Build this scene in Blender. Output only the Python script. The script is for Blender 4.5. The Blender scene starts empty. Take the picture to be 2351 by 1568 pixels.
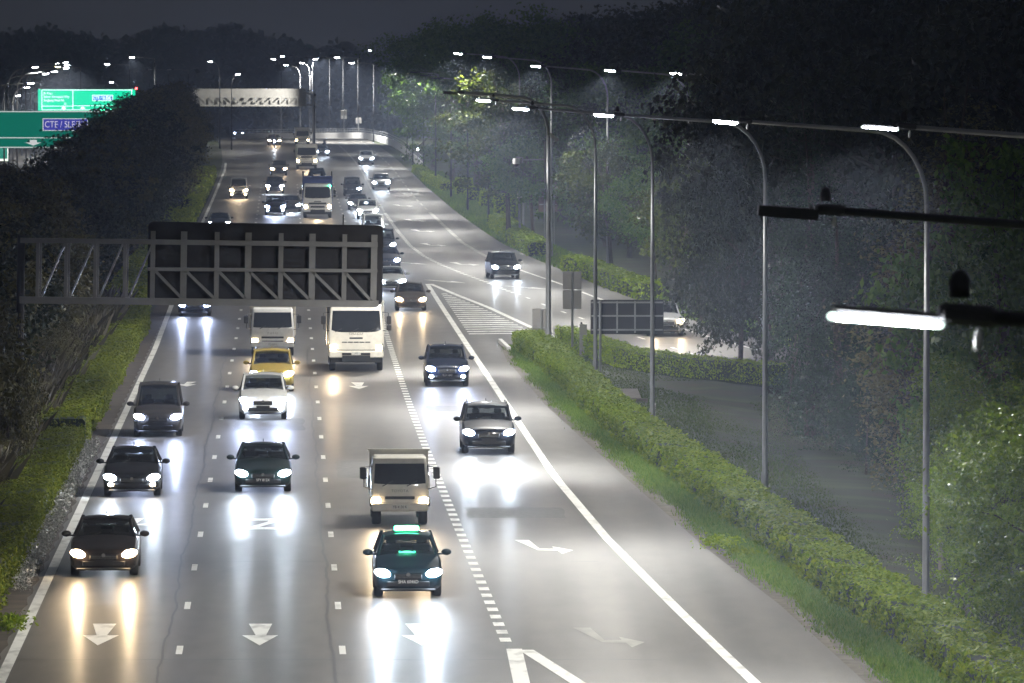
import bpy, math, random
import numpy as np
from math import sin, cos, pi, radians as R
from mathutils import Vector, Matrix

random.seed(7)
RNG = np.random.default_rng(7)
SC = bpy.context.scene
COL = SC.collection

# ------------------------------------------------------------------ camera
FPX, IW, IH = 14590.0, 2351.0, 1568.0      # focal length and frame in reference pixels
CAM_H, HORIZON = 13.16, 161.0
PITCH = math.atan((IH / 2 - HORIZON) / FPX)
cam_d = bpy.data.cameras.new('camera')
cam = bpy.data.objects.new('camera', cam_d)
COL.objects.link(cam)
cam.location = (0, 0, CAM_H)
cam.rotation_euler = (pi / 2 - PITCH, 0, 0)
cam_d.sensor_width = 36.0
cam_d.lens = 36.0 * FPX / IW
cam_d.clip_start = 1.0
cam_d.clip_end = 6000.0
cam_d.dof.use_dof = True
cam_d.dof.focus_distance = 200.0
cam_d.dof.aperture_fstop = 7.0
SC.camera = cam

# ------------------------------------------------------------------ world, moonlight, exposure
w = bpy.data.worlds.new('World')
SC.world = w
w.use_nodes = True
nt = w.node_tree
sky = nt.nodes.new('ShaderNodeTexSky')
sky.sky_type = 'NISHITA'
sky.sun_disc = False
sky.sun_elevation = R(-4.0)
sky.sun_rotation = R(200)
sky.air_density = 1.6
sky.dust_density = 3.0
bg = nt.nodes['Background']
glow = nt.nodes.new('ShaderNodeMix')          # city glow in the night air over the faint sky
glow.data_type = 'RGBA'
glow.blend_type = 'ADD'
glow.inputs[0].default_value = 1.0
glow.inputs[7].default_value = (0.19, 0.2, 0.23, 1)
nt.links.new(sky.outputs[0], glow.inputs[6])
nt.links.new(glow.outputs[2], bg.inputs[0])
bg.inputs[1].default_value = 0.1
moon_d = bpy.data.lights.new('moonlight', 'SUN')
moon_d.energy = 0.012
moon_d.angle = R(0.5)
moon_d.color = (0.8, 0.88, 1.0)
moon = bpy.data.objects.new('moonlight', moon_d)
COL.objects.link(moon)
moon.rotation_euler = (R(50), 0, R(20))
SC.view_settings.view_transform = 'Standard'
SC.view_settings.look = 'None'
SC.view_settings.gamma = 1.0
SC.view_settings.exposure = 0.85
SC.render.engine = 'CYCLES'
cy = SC.cycles
cy.max_bounces = 3
cy.diffuse_bounces = 1
cy.glossy_bounces = 2
cy.transmission_bounces = 2
cy.transparent_max_bounces = 6
cy.volume_bounces = 0
cy.sample_clamp_indirect = 2.0
cy.sample_clamp_direct = 60.0
cy.use_denoising = True
cy.use_adaptive_sampling = True
cy.adaptive_threshold = 0.03
cy.adaptive_min_samples = 24
cy.caustics_reflective = False
cy.caustics_refractive = False
cy.blur_glossy = 1.0

STREET_W = 4700.0
HAZE_DENSITY = 0.00033
IES_K = 0.0125

# ------------------------------------------------------------------ ground frame
TAN = -(IW / 2 - 654.0) / FPX
def hz(Y):
    if Y < 300: return 0.0
    if Y < 880: return 9.7e-6 * (Y - 300) ** 2
    t = Y - 880
    if t < 44: return 3.263 + 0.011 * t - 0.00025 * t * t
    return max(1.0, 3.263 - 0.0108 * (t - 44))
def bend(Y):
    return -5.7e-5 * max(0.0, Y - 700) ** 2
def W(a, Y, dz=0.0):
    return Vector((a + TAN * Y + bend(Y), Y, hz(Y) + dz))
def P(x, y, Y):
    u = (IH / 2 - y) / FPX; c = (x - IW / 2) / FPX
    d = Vector((c, cos(PITCH) + u * sin(PITCH), -sin(PITCH) + u * cos(PITCH)))
    return Vector((0, 0, CAM_H)) + d * (Y / d.y)
def G(x, y, dz=0.0):
    Y = 300.0
    for _ in range(60):
        p = P(x, y, 100.0)
        sl = (p.z - CAM_H) / 100.0
        Y = 0.5 * Y + 0.5 * (hz(Y) + dz - CAM_H) / sl
    p = P(x, y, Y); p.z = hz(Y) + dz
    return p
def tab(t, Y):
    ys = [q[0] for q in t]; vs = [q[1] for q in t]
    return float(np.interp(Y, ys, vs))

# ------------------------------------------------------------------ materials
MATS = {}
def node_mat(name):
    m = bpy.data.materials.new(name); m.use_nodes = True
    return m, m.node_tree, m.node_tree.nodes['Principled BSDF']
def noise_color(nt, bsdf, c1, c2, scale, detail=4, coord='Object', stretch=(1, 1, 1), lo=0.3, hi=0.7):
    tc = nt.nodes.new('ShaderNodeTexCoord'); mp = nt.nodes.new('ShaderNodeMapping')
    mp.inputs['Scale'].default_value = stretch
    nz = nt.nodes.new('ShaderNodeTexNoise'); nz.inputs['Scale'].default_value = scale; nz.inputs['Detail'].default_value = detail
    cr = nt.nodes.new('ShaderNodeValToRGB')
    cr.color_ramp.elements[0].position = lo; cr.color_ramp.elements[1].position = hi
    cr.color_ramp.elements[0].color = (*c1, 1); cr.color_ramp.elements[1].color = (*c2, 1)
    nt.links.new(tc.outputs[coord], mp.inputs[0]); nt.links.new(mp.outputs[0], nz.inputs['Vector'])
    nt.links.new(nz.outputs[0], cr.inputs[0]); nt.links.new(cr.outputs[0], bsdf.inputs['Base Color'])
    return cr, mp
def simple(name, c, rough=0.5, metal=0.0, coat=0.0, var=0.25, scale=3.0):
    if name in MATS: return MATS[name]
    m, nt, b = node_mat(name)
    noise_color(nt, b, tuple(x * (1 - var) for x in c), tuple(min(1, x * (1 + var * .6)) for x in c), scale)
    b.inputs['Roughness'].default_value = rough; b.inputs['Metallic'].default_value = metal
    b.inputs['Coat Weight'].default_value = coat; b.inputs['Coat Roughness'].default_value = 0.08
    MATS[name] = m
    return m
def emit(name, c, s):
    if name in MATS: return MATS[name]
    m, nt, b = node_mat(name)
    b.inputs['Base Color'].default_value = (0.6, 0.6, 0.6, 1)
    b.inputs['Emission Color'].default_value = (*c, 1); b.inputs['Emission Strength'].default_value = s
    m.cycles.emission_sampling = 'NONE'
    MATS[name] = m
    return m
def leafmat(name, c1, c2, rough=0.42, trans=0.3, spec=0.5):
    m, nt, b = node_mat(name)
    geo = nt.nodes.new('ShaderNodeNewGeometry')
    oi = nt.nodes.new('ShaderNodeObjectInfo')
    cr = nt.nodes.new('ShaderNodeValToRGB')
    cr.color_ramp.elements[0].color = (*c1, 1); cr.color_ramp.elements[1].color = (*c2, 1)
    hs = nt.nodes.new('ShaderNodeHueSaturation')
    mr = nt.nodes.new('ShaderNodeMapRange'); mr.inputs[3].default_value = 0.7; mr.inputs[4].default_value = 1.25
    nt.links.new(oi.outputs['Random'], mr.inputs[0]); nt.links.new(mr.outputs[0], hs.inputs['Value'])
    nt.links.new(geo.outputs['Random Per Island'], cr.inputs[0]); nt.links.new(cr.outputs[0], hs.inputs['Color'])
    nt.links.new(hs.outputs[0], b.inputs['Base Color'])
    b.inputs['Roughness'].default_value = rough
    b.inputs['Specular IOR Level'].default_value = spec
    tr = nt.nodes.new('ShaderNodeBsdfTranslucent'); nt.links.new(hs.outputs[0], tr.inputs[0])
    mx = nt.nodes.new('ShaderNodeMixShader'); mx.inputs[0].default_value = trans
    out = nt.nodes['Material Output']
    nt.links.new(b.outputs[0], mx.inputs[1]); nt.links.new(tr.outputs[0], mx.inputs[2]); nt.links.new(mx.outputs[0], out.inputs[0])
    return m
def glass_mat():
    m, nt, b = node_mat('tinted_glass')
    b.inputs['Base Color'].default_value = (0.012, 0.014, 0.016, 1); b.inputs['Roughness'].default_value = 0.06
    tr = nt.nodes.new('ShaderNodeBsdfTransparent'); tr.inputs[0].default_value = (0.62, 0.66, 0.66, 1)
    mx = nt.nodes.new('ShaderNodeMixShader'); mx.inputs[0].default_value = 0.55
    nt.links.new(b.outputs[0], mx.inputs[1]); nt.links.new(tr.outputs[0], mx.inputs[2])
    nt.links.new(mx.outputs[0], nt.nodes['Material Output'].inputs[0])
    return m
def asphalt():
    m, nt, b = node_mat('asphalt')
    L = nt.links.new; N = nt.nodes.new
    tc = N('ShaderNodeTexCoord')
    def nz(scale, st, det):
        mp = N('ShaderNodeMapping'); mp.inputs['Scale'].default_value = st; mp.inputs['Rotation'].default_value = (0, 0, -0.0357)
        n = N('ShaderNodeTexNoise'); n.inputs['Scale'].default_value = scale; n.inputs['Detail'].default_value = det
        L(tc.outputs['Object'], mp.inputs[0]); L(mp.outputs[0], n.inputs['Vector']); return n
    big = nz(0.12, (1, .35, 1), 3); tracks = nz(0.9, (1, .012, 1), 2); grit = nz(38, (1, .5, 1), 2); mid = nz(1.6, (1, .25, 1), 5)
    cr = N('ShaderNodeValToRGB'); cr.color_ramp.elements[0].position = .25; cr.color_ramp.elements[1].position = .75
    cr.color_ramp.elements[0].color = (.075, .072, .067, 1); cr.color_ramp.elements[1].color = (.2, .19, .172, 1)
    add = N('ShaderNodeMath'); add.operation = 'MULTIPLY_ADD'; add.inputs[1].default_value = .45
    L(tracks.outputs[0], add.inputs[0])
    a2 = N('ShaderNodeMath'); a2.operation = 'MULTIPLY_ADD'; a2.inputs[1].default_value = .3; L(big.outputs[0], a2.inputs[0])
    a3 = N('ShaderNodeMath'); a3.operation = 'MULTIPLY'; a3.inputs[1].default_value = .25; L(mid.outputs[0], a3.inputs[0])
    L(a3.outputs[0], a2.inputs[2]); L(a2.outputs[0], add.inputs[2]); L(add.outputs[0], cr.inputs[0])
    mxg = N('ShaderNodeMix'); mxg.data_type = 'RGBA'; mxg.blend_type = 'MULTIPLY'; mxg.inputs[0].default_value = .55
    g2 = N('ShaderNodeMapRange'); g2.inputs[1].default_value = .3; g2.inputs[2].default_value = .7; g2.inputs[3].default_value = .55; g2.inputs[4].default_value = 1.3
    L(grit.outputs[0], g2.inputs[0]); L(cr.outputs[0], mxg.inputs[6]); L(g2.outputs[0], mxg.inputs[7])
    sp_ = N('ShaderNodeSeparateXYZ'); L(tc.outputs['Object'], sp_.inputs[0])
    lx = N('ShaderNodeMath'); lx.operation = 'MULTIPLY_ADD'; lx.inputs[1].default_value = .03574; L(sp_.outputs['Y'], lx.inputs[0]); L(sp_.outputs['X'], lx.inputs[2])
    ph = N('ShaderNodeMath'); ph.operation = 'MULTIPLY_ADD'; ph.inputs[1].default_value = 2 * pi / 1.85; ph.inputs[2].default_value = 2.6; L(lx.outputs[0], ph.inputs[0])
    sn = N('ShaderNodeMath'); sn.operation = 'SINE'; L(ph.outputs[0], sn.inputs[0])
    tw = N('ShaderNodeMath'); tw.operation = 'MULTIPLY_ADD'; tw.inputs[1].default_value = .5; L(tracks.outputs[0], tw.inputs[0]); L(sn.outputs[0], tw.inputs[2])
    tm = N('ShaderNodeMapRange'); tm.inputs[1].default_value = -.8; tm.inputs[2].default_value = 1.3; tm.inputs[3].default_value = 1.12; tm.inputs[4].default_value = .84; L(tw.outputs[0], tm.inputs[0])
    mt_ = N('ShaderNodeMix'); mt_.data_type = 'RGBA'; mt_.blend_type = 'MULTIPLY'; mt_.inputs[0].default_value = 1.0; L(mxg.outputs[2], mt_.inputs[6]); L(tm.outputs[0], mt_.inputs[7])
    L(mt_.outputs[2], b.inputs['Base Color'])
    rr = N('ShaderNodeMapRange'); rr.inputs[3].default_value = .55; rr.inputs[4].default_value = .68
    L(big.outputs[0], rr.inputs[0]); L(rr.outputs[0], b.inputs['Roughness'])
    b.inputs['Specular IOR Level'].default_value = .16; b.inputs['Coat Weight'].default_value = .11; b.inputs['Coat Roughness'].default_value = .3
    bp = N('ShaderNodeBump'); bp.inputs['Strength'].default_value = .12; bp.inputs['Distance'].default_value = .02
    L(grit.outputs[0], bp.inputs['Height']); L(bp.outputs[0], b.inputs['Normal'])
    return m
def ground_mat():
    m, nt, b = node_mat('grass_ground')
    cr, mp = noise_color(nt, b, (.045, .038, .018), (.055, .08, .02), .35, 6)
    e = cr.color_ramp.elements.new(.5); e.color = (.032, .046, .014, 1)
    b.inputs['Roughness'].default_value = .9
    return m
def paint_mat():
    m, nt, b = node_mat('road_paint')
    cr, mp = noise_color(nt, b, (.3, .3, .28), (.78, .78, .74), 2.2, 6, stretch=(1, .35, 1), lo=.22, hi=.5)
    b.inputs['Roughness'].default_value = .55
    return m
def worn_mat():
    m, nt, b = node_mat('worn_paint')
    noise_color(nt, b, (.15, .148, .14), (.48, .47, .43), 1.1, 6, stretch=(1, .3, 1), lo=.3, hi=.7)
    b.inputs['Roughness'].default_value = .6
    return m

M_ASPH, M_GROUND, M_PAINT, M_WORN, M_GLASS = asphalt(), ground_mat(), paint_mat(), worn_mat(), glass_mat()
M_SEAL = simple('joint_seal', (.03, .03, .03), .5)
M_CONC = simple('concrete', (.32, .31, .29), .85, scale=.8)
M_SOIL = simple('bare_soil', (.07, .055, .04), .95, var=.5, scale=1.5)
M_SAND = simple('sandy_edge', (.15, .135, .11), .95, var=.4, scale=2.5)
M_GALV = simple('galvanised_steel', (.34, .35, .36), .45, .6, var=.12)
M_FARPOLE = simple('darkened_pole_steel', (.03, .031, .033), .6, .2, var=.1)  # steel darkened to offset the strong lamp light on far poles
M_DARKSTEEL = simple('dark_steel', (.05, .05, .055), .5, .4)
M_SIGNBACK = simple('sign_back_aluminium', (.30, .29, .28), .5, .35, var=.15, scale=.6)
M_PANEL = simple('dark_sign_casing', (.022, .021, .027), .55, .0, var=.2)
M_TRUSS = simple('painted_truss_steel', (.28, .28, .28), .5, .2, var=.1)
M_RUBBER = simple('tyre_rubber', (.018, .018, .018), .75)
M_RIM = simple('alloy_rim', (.3, .3, .31), .3, .8)
M_BLACK = simple('black_plastic', (.015, .015, .016), .45)
M_CHROME = simple('chrome_trim', (.6, .6, .6), .15, 1.0, var=.05)
M_SEAT = simple('seat_fabric', (.025, .025, .027), .8)
M_WHITEPL = simple('white_plastic', (.75, .75, .73), .5, var=.08)
M_BARK = simple('bark', (.085, .066, .048), .9, var=.4, scale=5)
M_GREEN = simple('sign_green', (.0, .23, .12), .4, var=.08)
M_PLATEB = simple('black_plate', (.012, .012, .012), .35)
M_PLATEW = simple('white_plate', (.7, .7, .66), .4, var=.08)
M_LETTER = simple('plate_letters', (.75, .75, .72), .4, var=.05)
M_LETTERD = simple('dark_letters', (.02, .02, .02), .4, var=.05)
M_GREYL = simple('grey_lettering', (.22, .21, .19), .4, var=.05)
E_COOL = emit('headlight_cool', (.72, .84, 1.0), 60)
E_BLUE = emit('headlight_blue_white', (.55, .66, 1.0), 70)
E_WARM = emit('headlight_warm', (1.0, .72, .42), 45)
E_DIM = emit('parking_light_amber', (1.0, .7, .4), 8)
E_LED = emit('street_led', (.92, .96, 1.0), 60)
E_LEDFAR = emit('street_led_far', (.95, .97, 1.0), 40)
E_YELLOW = emit('sodium_lamp', (1.0, .88, .45), 40)
E_GREENL = emit('taxi_green', (.05, 1.0, .45), 12)
E_RED = emit('red_beacon', (1, .05, .05), 12)
E_AMBER = emit('amber_light', (1, .5, .1), 12)
E_SIGN1 = emit('glow_sign_green', (.0, .36, .25), .24)  # sign colours glow, standing in for lamps and headlights lighting the faces
E_SIGN2 = emit('bright_glow_sign_green', (.0, .62, .33), .95)
E_SIGNB1 = emit('glow_sign_blue', (.06, .06, .5), .45)
E_SIGNB2 = emit('bright_glow_sign_blue', (.06, .26, .75), .9)
E_SIGNW1 = emit('glow_sign_white', (.8, .8, .8), .45)
E_SIGNW2 = emit('bright_glow_white', (.75, .95, .85), 1.5)
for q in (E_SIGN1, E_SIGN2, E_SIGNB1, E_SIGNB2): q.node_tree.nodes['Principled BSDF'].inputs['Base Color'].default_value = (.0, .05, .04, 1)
L_HEDGE = leafmat('hedge_leaf', (.135, .245, .006), (.33, .43, .015), .6, .3, .2)
L_LEFTHEDGE = leafmat('left_hedge_leaf', (.12, .18, .008), (.32, .36, .02), .6, .3, .2)
L_TREE = leafmat('tree_leaf', (.045, .12, .014), (.14, .24, .03), .45, .35, .35)
L_LIGHT = leafmat('yellow_green_leaf', (.045, .075, .008), (.11, .135, .015), .55, .35, .25)
L_BUSH = leafmat('bright_bush_leaf', (.1, .19, .012), (.26, .36, .03), .4, .35, .4)
L_DARK = leafmat('dark_leaf', (.018, .03, .012), (.05, .062, .022), .45, .2)
L_BROWN = leafmat('olive_brown_leaf', (.075, .072, .022), (.16, .145, .042), .55, .15)
L_GLOSS = leafmat('glossy_leaf', (.02, .045, .018), (.05, .09, .035), .22, .15, .8)
L_GRASS = leafmat('grass_blade', (.09, .2, .02), (.22, .31, .05), .6, .35, .2)
L_LAWN = leafmat('lawn_blade', (.045, .08, .015), (.1, .135, .035), .7, .3, .1)
L_DRY = leafmat('dry_reed', (.05, .045, .025), (.19, .165, .1), .6, .2)
L_SILVER = leafmat('silver_leaf', (.2, .21, .2), (.55, .56, .54), .35, .1)

# ------------------------------------------------------------------ mesh helpers
class MB:
    def __init__(s): s.v = []; s.f = []
    def add(s, vs, fs):
        n = len(s.v); s.v += [tuple(q) for q in vs]; s.f += [tuple(i + n for i in f) for f in fs]; return s
    def box(s, c, d, rot=None, taper=1.0):
        x, y, z = (q / 2 for q in d); vs = []
        for k in (-1, 1):
            t = taper if k > 0 else 1.0
            for a, b in ((-1, -1), (1, -1), (1, 1), (-1, 1)):
                p = Vector((a * x * t, b * y * t, k * z))
                if rot is not None: p = rot @ p
                vs.append(p + Vector(c))
        return s.add(vs, [(3, 2, 1, 0), (4, 5, 6, 7), (0, 1, 5, 4), (1, 2, 6, 5), (2, 3, 7, 6), (3, 0, 4, 7)])
    def rbox(s, c, d, b=.03):
        """box with chamfered vertical and horizontal edges"""
        x, y, z = (q / 2 for q in d); rings = []
        for zz, ins in ((-z, b), (-z + b, 0), (z - b, 0), (z, b)):
            X, Y = x - ins, y - ins; k = b
            rings.append([(X - k, -Y), (X, -Y + k), (X, Y - k), (X - k, Y), (-X + k, Y), (-X, Y - k), (-X, -Y + k), (-X + k, -Y)])
            rings[-1] = [(p[0] + c[0], p[1] + c[1], zz + c[2]) for p in rings[-1]]
        return s.loft(rings)
    def loft(s, rings, cap=True, closed=True):
        n = len(rings[0]); vs = [p for r in rings for p in r]; fs = []
        for i in range(len(rings) - 1):
            for j in range(n if closed else n - 1):
                k = (j + 1) % n
                fs.append((i * n + j, i * n + k, (i + 1) * n + k, (i + 1) * n + j))
        if cap and closed:
            fs.append(tuple(range(n - 1, -1, -1))); fs.append(tuple((len(rings) - 1) * n + j for j in range(n)))
        return s.add(vs, fs)
    def tube(s, pts, rads, n=8, cap=True):
        pts = [Vector(p) for p in pts]
        if not hasattr(rads, '__len__'): rads = [rads] * len(pts)
        rings = []; ref = None
        for i, p in enumerate(pts):
            t = (pts[min(i + 1, len(pts) - 1)] - pts[max(i - 1, 0)]).normalized()
            if ref is None: ref = Vector((0, 0, 1)).cross(t) if abs(t.z) < .9 else Vector((1, 0, 0))
            ref = (ref - t * ref.dot(t)).normalized(); b = t.cross(ref)
            rings.append([p + (ref * cos(2 * pi * j / n) + b * sin(2 * pi * j / n)) * rads[i] for j in range(n)])
        return s.loft(rings, cap)
    def cyl(s, c, r, h, axis='Z', n=16, r2=None):
        a = {'X': (1, 0, 0), 'Y': (0, 1, 0), 'Z': (0, 0, 1)}[axis]; a = Vector(a); c = Vector(c)
        return s.tube([c - a * h / 2, c + a * h / 2], [r, r if r2 is None else r2], n)
    def ell(s, c, r, n=10, m=6):
        rings = []
        for i in range(m + 1):
            t = pi * (i + .02) / (m + .04)
            rings.append([(c[0] + r[0] * sin(t) * cos(2 * pi * j / n), c[1] + r[1] * sin(t) * sin(2 * pi * j / n), c[2] - r[2] * cos(t)) for j in range(n)])
        return s.loft(rings)
    def quad(s, a, b, c, d): return s.add([a, b, c, d], [(0, 1, 2, 3)])
    def obj(s, name, mat, parent=None, loc=None, smooth=False, rotz=0.0, **kw):
        me = bpy.data.meshes.new(name); me.from_pydata(s.v, [], s.f); me.update()
        return link(name, me, mat, parent, loc, smooth, rotz, **kw)
def link(name, me, mat, parent=None, loc=None, smooth=False, rotz=0.0, **kw):
    if mat is not None and len(me.materials) == 0: me.materials.append(mat)
    if smooth: me.polygons.foreach_set('use_smooth', [True] * len(me.polygons))
    o = bpy.data.objects.new(name, me); COL.objects.link(o)
    if parent is not None: o.parent = parent
    if loc is not None: o.location = loc
    if rotz: o.rotation_euler = (0, 0, rotz)
    for k, v in kw.items(): o[k] = v
    return o
def empty(name, loc, rotz=0.0, **kw):
    o = bpy.data.objects.new(name, None); COL.objects.link(o); o.location = loc; o.rotation_euler = (0, 0, rotz)
    o.empty_display_size = .3
    for k, v in kw.items(): o[k] = v
    return o
def text(name, s, size, mat, parent, loc, depth=.004, rot=(pi / 2, 0, 0), align='CENTER', sx=1.0, **kw):
    c = bpy.data.curves.new(name, 'FONT'); c.body = s; c.size = size; c.align_x = align; c.align_y = 'CENTER'; c.extrude = depth
    c.materials.append(mat); c.resolution_u = 3
    tmp = bpy.data.objects.new(name, c); me = bpy.data.meshes.new_from_object(tmp); bpy.data.objects.remove(tmp)
    o = bpy.data.objects.new(name, me); COL.objects.link(o); o.parent = parent; o.location = loc; o.rotation_euler = rot; o.scale = (sx, 1, 1)
    for k, v in kw.items(): o[k] = v
    return o
def ies_text(name, vang, hang, fn):
    t = bpy.data.texts.get(name)
    if t is None:
        t = bpy.data.texts.new(name)
        rows = '\n'.join(' '.join('%.1f' % max(0, 1000 * fn(v_, h_)) for v_ in vang) for h_ in hang)
        t.from_string('IESNA:LM-63-2002\nTILT=NONE\n1 1000 1 %d %d 1 2 0 0 0\n1 1 100\n%s\n%s\n%s\n' % (len(vang), len(hang), ' '.join(map(str, vang)), ' '.join(map(str, hang)), rows))
    return t
def photometric(l, t, k):
    l.use_nodes = True; n_ = l.node_tree; e = n_.nodes['Emission']
    ies = n_.nodes.new('ShaderNodeTexIES'); ies.mode = 'INTERNAL'; ies.ies = t; ies.inputs['Strength'].default_value = k
    n_.links.new(ies.outputs[0], e.inputs['Strength'])
def road_curve(v_, h_):
    """road luminaire: thrown far along the road and across it, little light to the back"""
    def ramp(a, b): return 1 if v_ <= a else max(0, 1 - (v_ - a) / (b - a))
    along = cos(R(min(v_, 58))) ** -1.8 * ramp(57, 82); road = cos(R(min(v_, 58))) ** -1.8 * ramp(56, 69)
    back = float(np.interp(v_, [0, 20, 35, 50, 70, 80], [1, .9, .5, .22, .06, 0])); bdiag = float(np.interp(v_, [0, 30, 50, 65, 78], [1, 1.0, .9, .45, 0]))
    return {0: along, 45: (along + road) / 2, 90: road, 135: (along + road) / 2, 180: along, 225: bdiag, 270: back, 315: bdiag, 360: along}[h_]
def batwing(l): photometric(l, ies_text('road_luminaire', list(range(0, 95, 5)), list(range(0, 361, 45)), road_curve), IES_K)
def beam_curve(v_, h_):
    w_ = {0: 4.0, 90: 6.0, 180: 28.0}[h_]
    return 1 / (1 + (v_ / w_) ** 2) ** 1.25 if v_ < 60 else 0
def lowbeam(l): photometric(l, ies_text('headlamp', [0, 1, 2, 3, 4, 5, 6, 8, 10, 13, 17, 22, 30, 40, 60, 90], [0, 90, 180], beam_curve), IES_K)
def spot(name, loc, d, power, angle, blend, color, parent=None, radius=.05):
    l = bpy.data.lights.new(name, 'SPOT'); l.energy = power; l.spot_size = R(angle); l.spot_blend = blend; l.color = color; l.shadow_soft_size = radius
    o = bpy.data.objects.new(name, l); COL.objects.link(o)
    if parent is not None: o.parent = parent
    o.location = loc; o.rotation_euler = Vector(d).to_track_quat('-Z', 'Y').to_euler()
    return o
def fast_mesh(name, verts, quads):
    me = bpy.data.meshes.new(name); nv, nf = len(verts), len(quads)
    k = quads.shape[1]
    me.vertices.add(nv); me.vertices.foreach_set('co', verts.astype(np.float32).ravel())
    me.loops.add(nf * k); me.loops.foreach_set('vertex_index', quads.astype(np.int32).ravel())
    me.polygons.add(nf); me.polygons.foreach_set('loop_start', np.arange(0, nf * k, k, dtype=np.int32))
    me.update(calc_edges=True)
    return me
def unit(n):
    v = RNG.normal(size=(n, 3)); return v / np.linalg.norm(v, axis=1, keepdims=True)
def leaves(cent, size, out=None, bias=.6, aspect=.55):
    """diamond shaped leaves: cent (n,3), size (n,), out (n,3) preferred normal"""
    n = len(cent); nrm = unit(n)
    if out is not None: nrm = nrm + out * bias * 2
    nrm /= np.linalg.norm(nrm, axis=1, keepdims=True) + 1e-9
    t = np.cross(nrm, unit(n)); t /= np.linalg.norm(t, axis=1, keepdims=True) + 1e-9
    b = np.cross(nrm, t); s = size[:, None]
    v = np.stack([cent - t * s * .5, cent + b * s * aspect * .5 + nrm * s * .08, cent + t * s * .5, cent - b * s * aspect * .5 + nrm * s * .08], 1)
    return v.reshape(-1, 3), np.arange(n * 4).reshape(n, 4)
def blades(base, hgt, wid, lean=.35):
    n = len(base); a = RNG.uniform(0, 2 * pi, n); d = np.stack([np.cos(a), np.sin(a), np.zeros(n)], 1)
    b = RNG.uniform(0, 2 * pi, n); l = np.stack([np.cos(b), np.sin(b), np.zeros(n)], 1) * (RNG.uniform(0, lean, n) * hgt)[:, None]
    up = np.zeros((n, 3)); up[:, 2] = hgt
    w2 = d * wid[:, None] * .5
    v = np.stack([base - w2, base + w2, base + up * .6 + l * .35 + w2 * .7, base + up + l], 1)
    return v.reshape(-1, 3), np.arange(n * 4).reshape(n, 4)

# ------------------------------------------------------------------ setting: ground, roads
T_RE = [(100, 12.9), (136, 12.6), (156, 12.3), (175, 11.7), (206, 11.1), (229, 10.7), (250, 10.35), (290, 10.2), (302, 10.4)]   # right paved edge of main road (a)
T_HF = [(120, 14.7), (137, 14.2), (146, 14.0), (156, 13.5), (173, 13.15), (187, 12.8), (202, 12.5), (223, 11.8), (242, 11.5), (263, 11.4), (283, 11.2), (303, 10.7)]  # hedge front
T_SR = [(250, 34), (270, 29), (295, 24.6), (331, 21.6), (369, 19.9), (406, 18.4), (440, 17.1), (474, 16.1), (515, 15.6), (563, 15.1), (613, 14.8), (651, 14.5), (700, 14.3), (740, 14.1), (900, 14.0), (1100, 14.0)]  # slip right edge
T_SRL = [(250, 31), (270, 26.5), (295, 22.6), (316, 20.7), (324, 20.2), (368, 17.9), (389, 16.9), (412, 15.5), (439, 14.1), (474, 13.25), (539, 12.9), (600, 12.5), (900, 12.45), (1100, 12.45)]
T_SL = [(250, 25.0), (270, 20.6), (285, 17.2), (300, 14.2), (325, 12.6), (352, 11.26), (371, 10.0), (390, 8.85)]   # gore right line
T_SD = [(280, 20.0), (295, 18.9), (312, 17.5), (337, 15.7), (350, 14.8), (370, 13.8), (378, 13.2), (392, 12.45), (408, 11.4), (426, 10.4), (443, 9.7), (467, 9.2), (505, 8.95), (560, 8.78), (620, 8.75), (700, 8.75), (1100, 8.75)]
T_SOL = [(120, 10.7), (137, 10.05), (156, 9.55), (178, 9.05), (206, 8.73), (390, 8.72)]

def ground():
    xs = np.concatenate([np.linspace(-700, -60, 9), np.linspace(-50, 60, 45), np.linspace(70, 700, 9)])
    ys = np.concatenate([np.linspace(-60, 100, 6), np.arange(110, 1120, 8), np.linspace(1150, 3000, 14)])
    V = np.array([[x, y, hz(y) - .06 if y < 1110 else 0.9] for y in ys for x in xs])
    for i, v in enumerate(V):
        a = v[0] - TAN * v[1] - bend(v[1])
        if 130 < v[1] < 420 and a > 16 and v[1] < 270:            # shallow swale behind the hedge, bank beyond
            V[i, 2] -= .5 * max(0, min(1, (a - 15.5) / 3)) * (1 if a < 22 else max(0, 1 - (a - 22) / 6))
        if a > T_SR[0][1] + 8 and v[1] < 1100: V[i, 2] += min(4, (a - 34) * .12) if a > 34 else 0
        if a < -36: V[i, 2] -= .02
    nx = len(xs); q = [(j * nx + i, j * nx + i + 1, (j + 1) * nx + i + 1, (j + 1) * nx + i) for j in range(len(ys) - 1) for i in range(nx - 1)]
    me = fast_mesh('ground', V, np.array(q))
    return link('ground', me, M_GROUND, kind='structure', label='dark grass ground beside and beyond the expressway')
GROUND = ground()

def ribbon(name, mat, fa, fb, ys, dz, parent=None, **kw):
    mb = MB()
    for i, Y in enumerate(ys):
        mb.v += [tuple(W(fa(Y), Y, dz)), tuple(W(fb(Y), Y, dz))]
        if i: n = 2 * i; mb.f.append((n - 2, n - 1, n + 1, n))
    return mb.obj(name, mat, parent, **kw)
YS = list(np.arange(90, 300, 6)) + list(np.arange(300, 1100, 10))
ROAD = ribbon('road', M_ASPH, lambda Y: -6.5, lambda Y: tab(T_RE, Y) if Y < 306 else max(tab(T_SD, Y), 10.4), [y for y in YS if y < 307] + [306.5], 0.0,
              kind='structure', label='grey asphalt expressway carriageway running away from the viewer')
ROADF = ribbon('road', M_ASPH, lambda Y: -6.5 - .8 * max(0, min(1, (Y - 300) / 150)), lambda Y: tab(T_SR, Y), [306.5] + [y for y in YS if y > 307], 0.0,
               kind='structure', label='grey asphalt expressway carriageway beyond the gore, curving left')
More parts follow.
